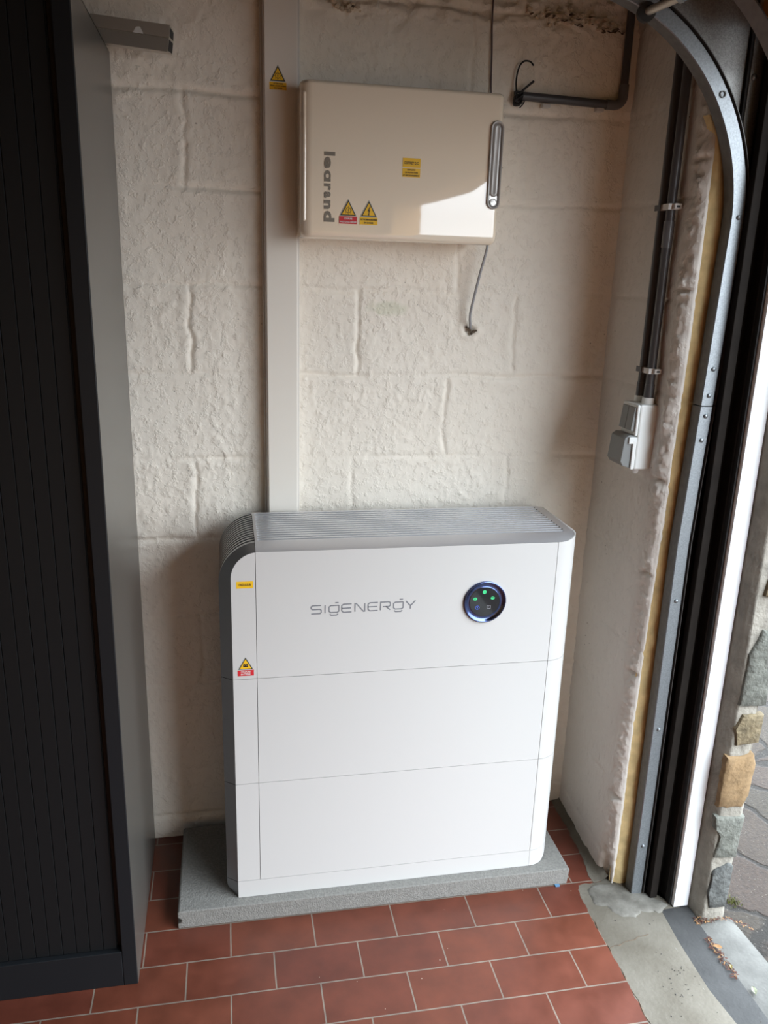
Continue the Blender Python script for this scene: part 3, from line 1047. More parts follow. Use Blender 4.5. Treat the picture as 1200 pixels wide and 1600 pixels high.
for ch, off in zip('SIgENERgY', (55, 127, 148, 215, 285, 355, 422, 492, 558)):
    o_ = off - 55
    lb.strokes(LET[ch], 6.3, YF - 0.0003, M['logo'], lambda u, v, o_=o_: (0.1655 + (o_ + u) * 0.0004255, 0.7852 + v * 0.00046 + (o_ + u) * 0.0000035))
tag(lb.build('brand_lettering', inv), 'thin grey capital lettering')

# round display
dc = (0.5655, 0.7955)


def ringm(mb, prof, mm, n=56, c=dc):
    rings = []
    for k in range(n):
        a = 2 * PI * k / n
        rings.append([(c[0] + r * math.cos(a), y, c[1] + r * math.sin(a)) for (r, y) in prof])
    rings.append(rings[0])
    mb.loft(rings, mm, cap0=False, cap1=False, closed=False)


db = MB()
ringm(db, [(0.0505, YF), (0.0505, YF - 0.0042), (0.0490, YF - 0.0052), (0.0475, YF - 0.0048), (0.0440, YF - 0.0022), (0.0400, YF - 0.0010), (0.0368, YF - 0.0014), (0.0360, YF - 0.0018)], M['bezel'])
do = db.build('display', inv, smooth=True, angle=0.9)
sb = MB()
sb.flat([(dc[0] + 0.0365 * math.cos(2 * PI * k / 48), dc[1] + 0.0365 * math.sin(2 * PI * k / 48)) for k in range(48)], YF - 0.0016, M['screen'])
sb.build('display_glass', do)


def disc(cx, cz, r, n=20, sx=1.0):
    return [(cx + sx * r * math.cos(2 * PI * k / n), cz + r * math.sin(2 * PI * k / n)) for k in range(n)]


def ident(u, v):
    return (u, v)


yi = YF - 0.0020
cx, cz = 0.5635, 0.7975
# wifi, battery, inverter, power, chat icons
i1 = MB().flat(disc(cx, cz + 0.0225, 0.0046), yi, M['led_g'])
i1.strokes([arc(cx, cz + 0.020, 0.0030, 0.6, 2.5, 6)], 0.0008, yi - 0.0002, M['black'], ident)
i2 = MB().flat(disc(cx - 0.0215, cz + 0.006, 0.0037, sx=1.3), yi, M['led_g'])
i2.strokes([[(cx - 0.0245, cz + 0.0065), (cx - 0.019, cz + 0.0065)], [(cx - 0.0235, cz + 0.0045), (cx - 0.020, cz + 0.0045)]], 0.0009, yi - 0.0002, M['black'], ident)
i3 = MB().flat(disc(cx + 0.0205, cz + 0.007, 0.0037, sx=1.3), yi, M['led_g'])
i3.strokes([arc(cx + 0.0205, cz + 0.0055, 0.0022, 0.0, 3.1, 6), [(cx + 0.017, cz + 0.009), (cx + 0.024, cz + 0.009)]], 0.0009, yi - 0.0002, M['black'], ident)
i4 = MB().strokes([[(a * 1.15 + cx - 0.0150, b) for a, b in [(p[0], p[1]) for p in arc(0, cz - 0.0155, 0.0042, 0, 2 * PI, 18)]]], 0.0011, yi, M['led_b'], ident)
i4.flat(disc(cx - 0.0150, cz - 0.0155, 0.0013), yi, M['led_b'])
i5 = MB().strokes([[(cx + 0.0085, cz - 0.0185), (cx + 0.0085, cz - 0.0115), (cx + 0.0165, cz - 0.0115), (cx + 0.0165, cz - 0.0185), (cx + 0.0085, cz - 0.0185)]], 0.0008, yi, M['led_w'], ident)
i5.flat(disc(cx + 0.0125, cz - 0.015, 0.0010), yi, M['led_w'])
for b_, l_ in ((i1, 'green lit icon'), (i2, 'green lit icon'), (i3, 'green lit icon'), (i4, 'blue lit icon'), (i5, 'unlit grey icon')):
    tag(b_.build('indicator_light', do), l_)


# stickers ------------------------------------------------------------
def triangle(mb, cx, z0, w, h, y, icon):
    mb.flat([(cx - w / 2, z0), (cx + w / 2, z0), (cx, z0 + h)], y, M['edge'])
    k = 0.90
    c0 = z0 + h / 3

    def tri(s):
        return [(cx - w / 2 * s, c0 + (z0 - c0) * s), (cx + w / 2 * s, c0 + (z0 - c0) * s), (cx, c0 + (z0 + h - c0) * s)]
    mb.flat(tri(0.90), y - 0.0002, M['black'])
    mb.flat(tri(0.73), y - 0.0004, M['yellow'])
    yy = y - 0.0006
    ic = z0 + h * 0.34
    if icon in ('sun', 'bolt'):
        s = h * (0.125 if icon == 'sun' else 0.27)
        bolt = [(0.25, 1.0), (-0.45, -0.05), (-0.02, 0.02), (-0.18, -0.72), (-0.36, -0.62), (-0.02, -1.1), (0.22, -0.5), (0.04, -0.6), (0.42, 0.25), (0.05, 0.18), (0.55, 1.0)]
        # centre fan for a concave outline
        mb.flat([(cx + a * s * 0.75, ic + b * s) for a, b in bolt], yy, M['black'])
    if icon == 'sun':
        mb.strokes([arc(cx, ic, h * 0.155, 0, 2 * PI, 20)], h * 0.03, yy, M['black'], ident)
        for k in range(8):
            a = PI / 4 * k
            mb.strokes([[(cx + h * 0.19 * math.cos(a), ic + h * 0.19 * math.sin(a)), (cx + h * 0.245 * math.cos(a), ic + h * 0.245 * math.sin(a))]], h * 0.03, yy, M['black'], ident)
    if icon == 'battery':
        mb.flat([(cx - w * 0.15, ic - h * 0.13), (cx + w * 0.15, ic - h * 0.13), (cx + w * 0.15, ic + h * 0.09), (cx - w * 0.15, ic + h * 0.09)], yy, M['black'])
        for q in (-1, 1):
            mb.flat([(cx + q * w * 0.09 - w * 0.03, ic + h * 0.09), (cx + q * w * 0.09 + w * 0.03, ic + h * 0.09), (cx + q * w * 0.09 + w * 0.03, ic + h * 0.14), (cx + q * w * 0.09 - w * 0.03, ic + h * 0.14)], yy, M['black'])
        mb.strokes([[(cx - w * 0.11, ic), (cx - w * 0.04, ic)], [(cx + w * 0.04, ic), (cx + w * 0.11, ic)], [(cx + w * 0.075, ic - h * 0.04), (cx + w * 0.075, ic + h * 0.04)]], w * 0.015, yy - 0.0001, M['yellow'], ident)


def rect(mb, x0, x1, z0, z1, y, mm):
    mb.flat([(x0, z0), (x1, z0), (x1, z1), (x0, z1)], y, mm)


s = MB()
rect(s, 0.0035, 0.0395, 0.8525, 0.8685, YF - 0.0002, M['yellow'])
s.text('ONDULEUR', 0.0085, 0.0350, 0.8578, 0.8635, YF - 0.0005, M['black'], 0.02)
tag(s.build('identification_sticker', inv), 'small yellow rectangular sticker with black capitals')
s = MB()
triangle(s, 0.0200, 0.6585, 0.0350, 0.0315, YF - 0.0002, 'battery')
rect(s, 0.0022, 0.0380, 0.6435, 0.6575, YF - 0.0002, M['red'])
s.text('COUPURE', 0.0095, 0.0305, 0.6515, 0.6555, YF - 0.0005, M['paper'], 0.02)
s.text('BATTERIE', 0.0095, 0.0305, 0.6455, 0.6495, YF - 0.0005, M['paper'], 0.02)
tag(s.build('warning_sticker', inv), 'yellow triangle over a red band with white capitals')

# ------------------------------------------------------------------ slab under the battery
sb_ = MB()
x0, x1, zt = -0.151, 0.838, 0.0480
notch = [(x0 + 0.008 * math.cos(a) * 1.0, 0.022 + 0.0075 * math.sin(a)) for a in np.linspace(-PI / 2, PI / 2, 8)]
poly = [(x0, 0.001)] + notch + [(x0, zt - 0.004), (x0 + 0.003, zt), (x1 - 0.003, zt), (x1, zt - 0.004), (x1 - 0.004, 0.001)]
# subdivided along x so that the worn front arris can wander
sb_.prism(poly, 'xz', -0.342, -0.032, M['concrete'])
so = sb_.build('concrete_slab', None, bevel=0.003)
tag(so, 'rough grey concrete slab with a side groove lying on red tiles under the battery', 'slab')
tag(bx('shim', 0.800, 0.812, -0.349, -0.335, 0.0003, 0.0035, M['blue']), 'tiny blue plastic shim under the front edge of the grey slab', 'shim')

# ------------------------------------------------------------------ cable trunking
tr = empty('cable_trunking', (0.122, 0, 0.40), 'wide white plastic cable trunking running vertically down the block wall', 'trunking')
MB().box(0.081, 0.165, -0.022, 0.004, 0.40, 2.36, M['pvc_shaded']).build('trunking_base', tr, bevel=0.002)
MB().box(0.0855, 0.1620, -0.036, -0.0225, 0.40, 2.36, M['pvc_shaded']).box(0.0885, 0.1595, -0.040, -0.036, 0.40, 2.36, M['pvc']).build('trunking_cover', tr, bevel=0.0022)
s = MB()
yt = -0.0403
triangle(s, 0.1170, 1.9020, 0.0350, 0.0330, yt, 'sun')
rect(s, 0.0990, 0.1355, 1.8860, 1.9008, yt, M['yellow'])
s.text('ATTENTION', 0.1075, 0.1275, 1.8965, 1.8992, yt - 0.0003, M['black'], 0.03)
s.text('Câbles courant continu', 0.1005, 0.1340, 1.8925, 1.8955, yt - 0.0003, M['black'], 0.03)
s.text('sous tension', 0.1085, 0.1265, 1.8882, 1.8910, yt - 0.0003, M['black'], 0.03)
tag(s.build('warning_sticker', tr), 'yellow triangle over a yellow band with three lines of text')


# ------------------------------------------------------------------ distribution box
def rounded_body(mb, x0, x1, yf, yb, z0, z1, rl, rr, rz_t, rz_b, mm, bow=0.0):
    def ring(z, ins):
        pts = [(x0 + ins, yb)]
        for k in range(13):
            a = PI + (PI / 2) * k / 12
            pts.append((x0 + rl + (rl - ins) * math.cos(a), yf + rl * 0.9 + (rl * 0.9 - ins) * math.sin(a)))
        nn = 8
        xa, xb = x0 + rl, x1 - rr
        for k in range(1, nn):
            t_ = k / nn
            pts.append((xa + (xb - xa) * t_, yf + ins - bow * math.sin(PI * t_)))
        for k in range(11):
            a = -PI / 2 + (PI / 2) * k / 10
            pts.append((x1 - rr + (rr - ins) * math.cos(a), yf + rr * 0.9 + (rr * 0.9 - ins) * math.sin(a)))
        pts.append((x1 - ins, yb))
        return [(p[0], p[1], z) for p in pts]
    rings = []
    for k in range(7):
        a = PI / 2 * k / 6
        rings.append(ring(z0 + rz_b * (1 - math.sin(a)), rz_b * (1 - math.cos(a)) if False else rz_b * (1 - math.sin(PI / 2 - a + 0) ) if False else 0))
    rings = []
    for k in range(8):
        a = PI / 2 * k / 7                      # bottom rounding
        rings.append(ring(z0 + rz_b * (1 - math.cos(a)), rz_b * 0.85 * (1 - math.sin(a))))
    for k in range(8):
        a = PI / 2 * k / 7                      # top rounding
        rings.append(ring(z1 - rz_t * (1 - math.sin(a)), rz_t * (1 - math.cos(a))))
    mb.loft(rings, mm)


dx = empty('distribution_box', (0.375, 0, 1.583), 'glossy white rounded electrical distribution box mounted high on the block wall', 'electrical box')
BX0, BX1, BYF, BZ0, BZ1 = 0.157, 0.598, -0.134, 1.583, 1.8935
mb = MB().box(0.166, 0.590, -0.060, 0.004, 1.590, 1.886, M['gloss'])
mb.build('back_housing', dx, bevel=0.006)
mb = MB()
rounded_body(mb, BX0, BX1, BYF, -0.050, BZ0, BZ1, 0.026, 0.014, 0.010, 0.017, M['gloss'], bow=0.0006)
door = mb.build('box_door', dx, smooth=True, angle=0.9)
# long hinge rib on the left shoulder
mb = MB()
mb.tube([(0.1662, -0.1268, 1.617), (0.1662, -0.1272, 1.62), (0.1662, -0.1272, 1.868), (0.1662, -0.1268, 1.871)], [0.0015, 0.0042, 0.0042, 0.0015], M['gloss'], 14)
mb.build('hinge_rib', door, smooth=True)
# grip
yh = BYF - 0.0006


def stadium(cx, za, zb, r, y, n=14):
    pts = []
    for k in range(n + 1):
        a = PI * k / n
        pts.append((cx + r * math.cos(a), y, zb + r * math.sin(a)))
    for k in range(n + 1):
        a = PI + PI * k / n
        pts.append((cx + r * math.cos(a), y, za + r * math.sin(a)))
    return pts


hcx = 0.5830
mb = MB()
mb.loft([stadium(hcx, 1.673, 1.823, 0.0150, yh + 0.002), stadium(hcx, 1.673, 1.823, 0.0150, yh - 0.003), stadium(hcx, 1.673, 1.823, 0.0135, yh - 0.0055),
         stadium(hcx, 1.673, 1.823, 0.0115, yh - 0.0055), stadium(hcx, 1.673, 1.823, 0.0095, yh - 0.003), stadium(hcx, 1.673, 1.823, 0.0092, yh - 0.0015)], M['handle'], cap0=False, cap1=False)
hd_ = mb.build('door_handle', door, smooth=True, angle=0.9)
mb = MB()
mb.loft([stadium(hcx, 1.693, 1.823, 0.0092, yh - 0.0012), stadium(hcx, 1.693, 1.823, 0.0070, yh - 0.0030), stadium(hcx, 1.693, 1.823, 0.0035, yh - 0.0022)], M['handle_in'], cap0=False)
mb.build('grip', hd_, smooth=True, angle=1.2)
mb = MB()
mb.add(stadium(hcx, 1.670, 1.682, 0.0093, yh - 0.0010), [tuple(range(30))], M['lockface'])
ringm(mb, [(0.0082, yh - 0.001), (0.0082, yh - 0.0045), (0.0066, yh - 0.0045), (0.0066, yh - 0.0020)], M['handle'], 24, (hcx, 1.672))
ringm(mb, [(0.0060, yh - 0.001), (0.0060, yh - 0.0040), (0.0001, yh - 0.0042)], M['lockface'], 24, (hcx, 1.672))
mb.build('lock_button', hd_, smooth=True, angle=0.6)
# name on the door, reading downwards
mb = MB()
for ch, a_, b__, top_ in (('l', 155, 213, 0.2305), ('e', 228, 400, 0.2215), ('\u0251', 425, 590, 0.2215), ('r', 618, 722, 0.2215),
                          ('a', 738, 832, 0.2215), ('n', 862, 996, 0.2215), ('d', 1022, 1187, 0.2305)):
    k_ = (1.7570 - 1.6175) / (1187 - 155)
    mb.text(ch, 0.2070, top_, 1.7570 - (b__ - 155) * k_, 1.7570 - (a_ - 155) * k_, BYF - 0.0008, M['logo2'], 0.045, rot=True)
tag(mb.build('brand_lettering', door), 'bold taupe lettering reading downwards')
yd = BYF - 0.0012
s = MB()
rect(s, 0.3765, 0.4155, 1.7350, 1.7535, yd, M['yellow'])
s.text('COFFRET D.C.', 0.3795, 0.4120, 1.7410, 1.7465, yd - 0.0003, M['black'], 0.03)
tag(s.build('identification_sticker', door), 'yellow sticker with one line of black capitals')
s = MB()
rect(s, 0.3765, 0.4155, 1.7155, 1.7330, yd, M['yellow'])
s.text('DISPOSITIF', 0.3870, 0.4050, 1.7284, 1.7315, yd - 0.0003, M['black'], 0.03)
s.text('DE PROTECTION', 0.3820, 0.4100, 1.7230, 1.7262, yd - 0.0003, M['black'], 0.03)
s.text('ET SECTIONNEMENT', 0.3780, 0.4140, 1.7172, 1.7206, yd - 0.0003, M['black'], 0.03)
tag(s.build('identification_sticker', door), 'yellow sticker with three lines of black capitals')
s = MB()
triangle(s, 0.2600, 1.6308, 0.0375, 0.0345, yd, 'sun')
rect(s, 0.2405, 0.2795, 1.6150, 1.6300, yd, M['red'])
s.text('COUPURE', 0.2510, 0.2690, 1.6238, 1.6274, yd - 0.0003, M['paper'], 0.03)
s.text('PHOTOVOLTAÏQUE', 0.2425, 0.2780, 1.6168, 1.6214, yd - 0.0003, M['paper'], 0.03)
tag(s.build('warning_sticker', door), 'yellow sun triangle over a red band')
s = MB()
triangle(s, 0.3050, 1.6308, 0.0370, 0.0345, yd, 'bolt')
rect(s, 0.2855, 0.3245, 1.6150, 1.6300, yd, M['yellow'])
s.text('NE PAS MANOEUVRER', 0.2870, 0.3232, 1.6234, 1.6270, yd - 0.0003, M['black'], 0.03)
s.text('EN CHARGE', 0.2950, 0.3150, 1.6170, 1.6206, yd - 0.0003, M['black'], 0.03)
tag(s.build('warning_sticker', door), 'yellow lightning triangle over a yellow band')

# ------------------------------------------------------------------ cables on the wall


def smooth_path(pts, n=8):
    P_ = [Vector(p) for p in pts]
    P_ = [2 * P_[0] - P_[1]] + P_ + [2 * P_[-1] - P_[-2]]
    out = []
    for i in range(1, len(P_) - 2):
        for k in range(n):
            t_ = k / n
            a, b, c_, d = P_[i - 1:i + 3]
            out.append(0.5 * ((2 * b) + (c_ - a) * t_ + (2 * a - 5 * b + 4 * c_ - d) * t_ ** 2 + (3 * b - a - 3 * c_ + d) * t_ ** 3))
    out.append(P_[-2])
    return out


mb = MB().tube(smooth_path([(0.606, -0.045, 1.592), (0.604, -0.042, 1.57), (0.594, -0.036, 1.52), (0.584, -0.028, 1.46), (0.580, -0.022, 1.425), (0.584, -0.014, 1.398), (0.590, 0.004, 1.388)]), 0.0032, M['cable_g'], 10)
tag(mb.build('grey_cable', smooth=True), 'thin grey cable hanging below the white box into a hole in the wall', 'cable')
mb = MB()
for (a, b, r) in ((0.584, 1.388, 0.0055), (0.596, 1.384, 0.0045), (0.577, 1.394, 0.003), (0.590, 1.379, 0.004), (0.602, 1.386, 0.0025)):
    mb.tube([(a, -0.006, b), (a + 0.002, 0.006, b)], [r, r * 0.6], M['hole'], 7)
tag(mb.build('drilled_hole'), 'small crumbled brown hole where the grey cable enters the wall', 'hole')
mb = MB().tube(smooth_path([(0.602, -0.006, 2.34), (0.5965, -0.005, 2.10), (0.600, -0.006, 2.0), (0.603, -0.006, 1.93), (0.603, -0.020, 1.888)]), 0.0019, M['cable_b'], 8)
tag(mb.build('brown_cable', smooth=True), 'thin dark brown cable running down the wall into the top of the box', 'cable')

# L-shaped conduit in the upper corner
cd = empty('corner_conduit', (0.80, 0, 1.912), 'dark grey conduit turning up in the top corner of the back wall', 'conduit')
mb = MB().tube([(0.676, -0.013, 1.9150), (0.905, -0.013, 1.9105)], 0.0095, M['conduit'], 16)
mb.build('horizontal_pipe', cd, smooth=True)
mb = MB().tube([(0.925, -0.013, 1.934), (0.925, -0.013, 2.356)], 0.0092, M['conduit'], 16)
mb.build('vertical_pipe', cd, smooth=True)
pts = [(0.884, -0.013, 1.9105), (0.900, -0.013, 1.9105)] + [(0.904 + 0.021 * math.cos(a), -0.013, 1.9315 + 0.021 * math.sin(a)) for a in np.linspace(-PI / 2, 0, 7)] + [(0.925, -0.013, 1.955)]
mb = MB().tube(pts, 0.0112, M['conduit_l'], 16)
mb.build('elbow', cd, smooth=True, angle=0.9)
for x in (0.735, 0.868):
    MB().box(x - 0.008, x + 0.010, -0.018, 0.006, 1.894, 1.902, M['clip']).build('pipe_clip', cd, bevel=0.001)
mb = MB()
rr = random.Random(5)
pts = [(0.668 + rr.uniform(-.011, .009), -0.016 + rr.uniform(-.006, .006), 1.912 + rr.uniform(-.015, .011)) for _ in range(24)]
mb.tube(smooth_path(pts, 5), 0.0026, M['rubber'], 8)
mb.tube(smooth_path([(0.663, -0.014, 1.915), (0.660, -0.012, 1.945), (0.664, -0.012, 1.972), (0.674, -0.014, 1.986), (0.689, -0.014, 1.987), (0.698, -0.016, 1.979)]), 0.0019, M['rubber'], 8)
mb.tube(smooth_path([(0.668, -0.016, 1.918), (0.682, -0.020, 1.932), (0.699, -0.022, 1.946)]), 0.0026, M['rubber'], 8)
mb.tube(smooth_path([(0.674, -0.016, 1.912), (0.684, -0.014, 1.913), (0.680, -0.014, 1.900), (0.672, -0.014, 1.890)]), 0.0016, M['rubber'], 8)
tag(mb.build('cable_bundle', smooth=True), 'knotted black wire ends poking out of the wall by the box top', 'wires')
# crumbling mortar pieces along the top course
rr = random.Random(11)
mb = MB()
for (xa, zc, n, sp) in ((0.79, 2.082, 46, 0.055), (0.87, 2.074, 22, 0.03), (0.70, 2.090, 12, 0.05), (0.275, 2.064, 16, 0.025)):
    for k in range(n):
        x = xa + rr.gauss(0, sp * 0.6)
        z = zc + rr.gauss(0, 0.006)
        r = rr.uniform(0.0012, 0.0048)
        m_ = 5 + rr.randrange(3)
        ph = rr.uniform(0, 6)
        pl2 = [(x + r * rr.uniform(0.7, 2.2) * math.cos(ph + 2 * PI * q / m_), z + r * rr.uniform(0.4, 1.0) * math.sin(ph + 2 * PI * q / m_)) for q in range(m_)]
        mb.prism(pl2, 'xz', 0.004, -0.0085 - rr.uniform(0, .004), M['mortar_chip'] if rr.random() < 0.86 else M['hole'])
for (xa, xb_, z0_, z1_) in ((0.745, 0.81, 2.082, 2.070), (0.845, 0.915, 2.066, 2.062)):
    q_ = [(xa + (xb_ - xa) * k / 12, -0.0075, z0_ + (z1_ - z0_) * k / 12 + rr.uniform(-.003, .003)) for k in range(13)]
    mb.tube(q_, [0.0004 + 0.0016 * math.sin(PI * k / 12) * rr.uniform(.4, 1.3) for k in range(13)], M['hole'], 6)
tag(mb.build('crumbling_mortar'), 'crumbs of broken beige mortar along the top course of the wall', 'mortar', kind='stuff')

# ------------------------------------------------------------------ conduits and switch on the return wall
for (y, r, lab, nm) in ((-0.243, 0.0100, 'darker vertical conduit nearer the corner above the grey switch box', 0),
                        (-0.279, 0.0098, 'grey vertical conduit nearer the garage door above the grey switch box', 1)):
    t_ = empty('vertical_conduit', (0.932, y, 1.262), lab, 'conduit', 'conduits rising from the switch box')
    MB().tube([(0.934, y, 1.262), (0.934, y, 2.30)], r, M['conduit'], 18).build('pipe', t_, smooth=True)
    if nm:
        MB().tube([(0.934, y, 1.585), (0.934, y, 1.640)], r + 0.0016, M['conduit_l'], 18).build('pipe_sleeve', t_, smooth=True, angle=0.9)
    MB().tube([(0.934, y, 1.262), (0.934, y, 1.292)], r + 0.0014, M['conduit'], 18).build('pipe_sleeve', t_, smooth=True, angle=0.9)
    for z in (1.322, 1.668):
        b = MB()
        b.box(0.9225, 0.9475, y - r - 0.0035, y - r - 0.0002, z - 0.006, z + 0.006, M['clip'])
        b.box(0.9205, 0.9235, y - r - 0.0035, y + r + 0.001, z - 0.006, z + 0.006, M['conduit'] if not nm else M['clip'])
        if nm:
            b.box(0.930, 0.946, y - r - 0.013, y - r - 0.003, z - 0.005, z + 0.006, M['clip'])
            b.box(0.934, 0.942, y - r - 0.0135, y - r - 0.0128, z - 0.002, z + 0.002, M['black'])
        b.build('pipe_clip', t_, bevel=0.0008)

sw = empty('switch_box', (0.946, -0.262, 1.094), 'light grey surface switch and socket box on the return wall below two conduits', 'switch')
SX, SY0, SY1, SZ0, SZ1 = 0.903, -0.298, -0.226, 1.098, 1.2475
MB().box(SX + 0.006, 0.957, SY0, SY1, SZ0, SZ1, M['box_w']).build('back_box', sw, bevel=0.004)
MB().box(SX - 0.001, SX + 0.0055, SY0 + 0.0005, SY1 - 0.0005, 1.176, SZ1 - 0.0005, M['box_w']).build('switch_frame', sw, bevel=0.0025)
for k in range(2):
    ya = SY0 + 0.0065 + k * 0.0300
    MB().prism([(SX - 0.001, 1.186), (SX - 0.0095, 1.188), (SX - 0.0045, 1.240), (SX - 0.001, 1.241)], 'xz', ya, ya + 0.0290, M['box_g']) \
        .flat(disc(SX - 0.008, 1.196, 0.0012, 8), ya - 0.0001, M['box_g']).build('rocker', sw, bevel=0.0008)
lid = MB().prism([(SX + 0.004, SZ0 + 0.001), (SX - 0.020, SZ0 + 0.008), (SX - 0.027, SZ0 + 0.018), (SX - 0.022, 1.170), (SX - 0.012, 1.1775), (SX + 0.004, 1.1765)], 'xz', SY0 + 0.0055, SY1 + 0.001, M['box_g']).build('socket_lid', sw, bevel=0.0015)
MB().box(SX - 0.013, SX + 0.006, SY0 + 0.0005, SY0 + 0.008, 1.158, 1.1735, M['box_w']).box(SX - 0.003, SX + 0.006, SY0 + 0.0002, SY0 + 0.006, SZ0 + 0.0005, 1.166, M['box_w']).build('lid_hinge', lid, bevel=0.0015)
for y in (-0.243, -0.279):
    MB().tube([(0.934, y, 1.244), (0.934, y, 1.262)], 0.0135, M['box_w'], 20).build('cable_gland', sw, smooth=True, angle=0.9)
MB().tube([(0.927, -0.272, 1.102), (0.927, -0.272, 1.089), (0.927, -0.272, 1.084)], [0.0075, 0.0075, 0.0058], M['box_w'], 16).build('blanking_plug', sw, smooth=True, angle=0.9)

# ------------------------------------------------------------------ garage door track, plates, foam, frame
CX, CZ, RI = 0.606, 1.632, 0.394
PROF = [(0.0, -0.3705), (0.0, -0.4005), (0.0015, -0.4025), (0.0275, -0.4025), (0.0290, -0.401), (0.0292, -0.386), (0.0340, -0.386), (0.0345, -0.402), (0.0360, -0.402), (0.0360, -0.3705)]


def track_ring(kind, t_):
    out = []
    for (s_, y) in PROF:
        if kind == 'v':
            x0_ = float(np.interp(t_, [0, 0.95, 1.27, 1.60, 1.64], [0.9845, 0.9800, 0.9900, 0.9990, 1.000]))
            out.append((x0_ + s_, y, t_))
        elif kind == 'a':
            out.append((CX + (RI + s_) * math.cos(t_), y, CZ + (RI + s_) * math.sin(t_)))
        else:
            out.append((t_, y, CZ + RI + s_))
    return out


tk = empty('door_track', (0.99, -0.39, 0.0), 'curved galvanised garage door track with bolt heads beside the opening', 'track')
lo = MB()
lo.loft([track_ring('v', z) for z in (0.0, 0.4, 0.8, 0.95, 1.1, 1.2600)], M['galv'])
up_ = MB()
up_.loft([track_ring('v', 1.2625), track_ring('v', 1.35), track_ring('v', 1.45), track_ring('v', 1.55)] + [track_ring('a', a) for a in np.linspace(0, PI / 2, 40)] + [track_ring('h', x) for x in (0.3, -1.6)], M['galv'])
for b_ in (lo, up_):
    di = b_.mi(M['galv_d'])
    n = len(PROF)
    # side faces, groove and back get darker steel: their shade in the colour
    cnt = 0
    for i, f in enumerate(b_.f):
        if len(f) == 4:
            ks = sorted(set(q % n for q in f))
            if ks in ([0, 1], [4, 5], [5, 6], [6, 7], [7, 8], [8, 9], [0, 9]):
                b_.m[i] = di
lo.build('lower_rail', tk, smooth=True, angle=0.5)
ur = up_.build('curved_rail', tk, smooth=True, angle=0.5)
for z in (0.145, 0.478, 0.812, 1.187, 1.240, 1.284, 1.340, 1.643):
    b = MB()
    x_ = 0.0155 + float(np.interp(z, [0, 0.95, 1.27, 1.60, 1.64], [0.9845, 0.9800, 0.9900, 0.9990, 1.000]))
    prof = [(0.0052, -0.4024), (0.0048, -0.4045), (0.0030, -0.4060), (0.0001, -0.4065)]
    ringm(b, prof, M['galv'], 16, (x_, z))
    b.build('bolt_head', tk, smooth=True, angle=1.2)
b = MB()
ringm(b, [(0.0065, -0.4024), (0.0065, -0.4050), (0.0045, -0.4050), (0.0045, -0.4024)], M['galv_d'], 16, (CX + 0.410 * math.cos(0.60), CZ + 0.410 * math.sin(0.60)))
b.build('bolt_head', tk, smooth=True, angle=0.6)

# corner plate outside the curve
pt = empty('mounting_plate', (0.99, -0.375, 1.72), 'speckled galvanised corner plate behind the curved door track', 'plate')
poly = [(CX + 0.418 * math.cos(a), CZ + 0.418 * math.sin(a)) for a in np.linspace(0.16, PI / 2 - 0.02, 26)]
poly = [(1.008, 1.660)] + [q for q in poly if q[0] < 1.006] + [(0.62, 2.30), (1.008, 2.30)]
# fan strips: arc to outer boundary, keeps faces convex
b = MB()
ar = [(CX + 0.432 * math.cos(a), CZ + 0.432 * math.sin(a)) for a in np.linspace(0.28, PI / 2 - 0.02, 24)]
ou = []
for (x, z) in ar:
    t_ = (x - ar[-1][0]) / (ar[0][0] - ar[-1][0])
    ou.append((1.006, z) if False else (1.006, z))
for k in range(len(ar) - 1):
    a_, b__ = ar[k], ar[k + 1]
    b.prism([a_, (1.006, a_[1]), (1.006, b__[1]), b__], 'xz', -0.368, -0.366, M['galv_p'])
b.box(0.62, 1.006, -0.368, -0.366, ar[-1][1], 2.34, M['galv_p'])
b.build('gusset', pt)
b = MB().box(1.0125, 1.066, -0.379, -0.3765, 1.66, 2.34, M['galv_p']).box(1.0065, 1.0120, -0.3775, -0.3755, 1.66, 2.34, M['rubber'])  # black strip stands for the shaded gap between gusset and flange
fo = b.build('angle_flange', pt, bevel=0.0008)
b = MB()
ringm(b, [(0.0065, -0.3792), (0.0060, -0.3815), (0.003, -0.3835), (0.0001, -0.384)], M['galv'], 18, (1.0205, 1.903))
b.build('bolt_head', pt, smooth=True, angle=1.2)

# roller on its axle
ro = empty('door_roller', (0.765, -0.40, 1.985), 'steel door roller axle sticking out of the curved track top', 'roller')
MB().tube([(0.772, -0.392, 1.990), (0.768, -0.408, 1.989)], 0.0165, M['rubber'], 20).build('wheel', ro, smooth=True, angle=0.6)
MB().tube([(0.770, -0.400, 1.990), (0.790, -0.500, 1.992)], 0.0075, M['alu'], 16).build('axle', ro, smooth=True, angle=0.6)
MB().tube([(0.788, -0.488, 1.992), (0.790, -0.500, 1.992)], 0.0115, M['galv'], 6).tube([(0.7895, -0.500, 1.992), (0.7905, -0.506, 1.992)], 0.0095, M['galv'], 16).build('axle_nut', ro)

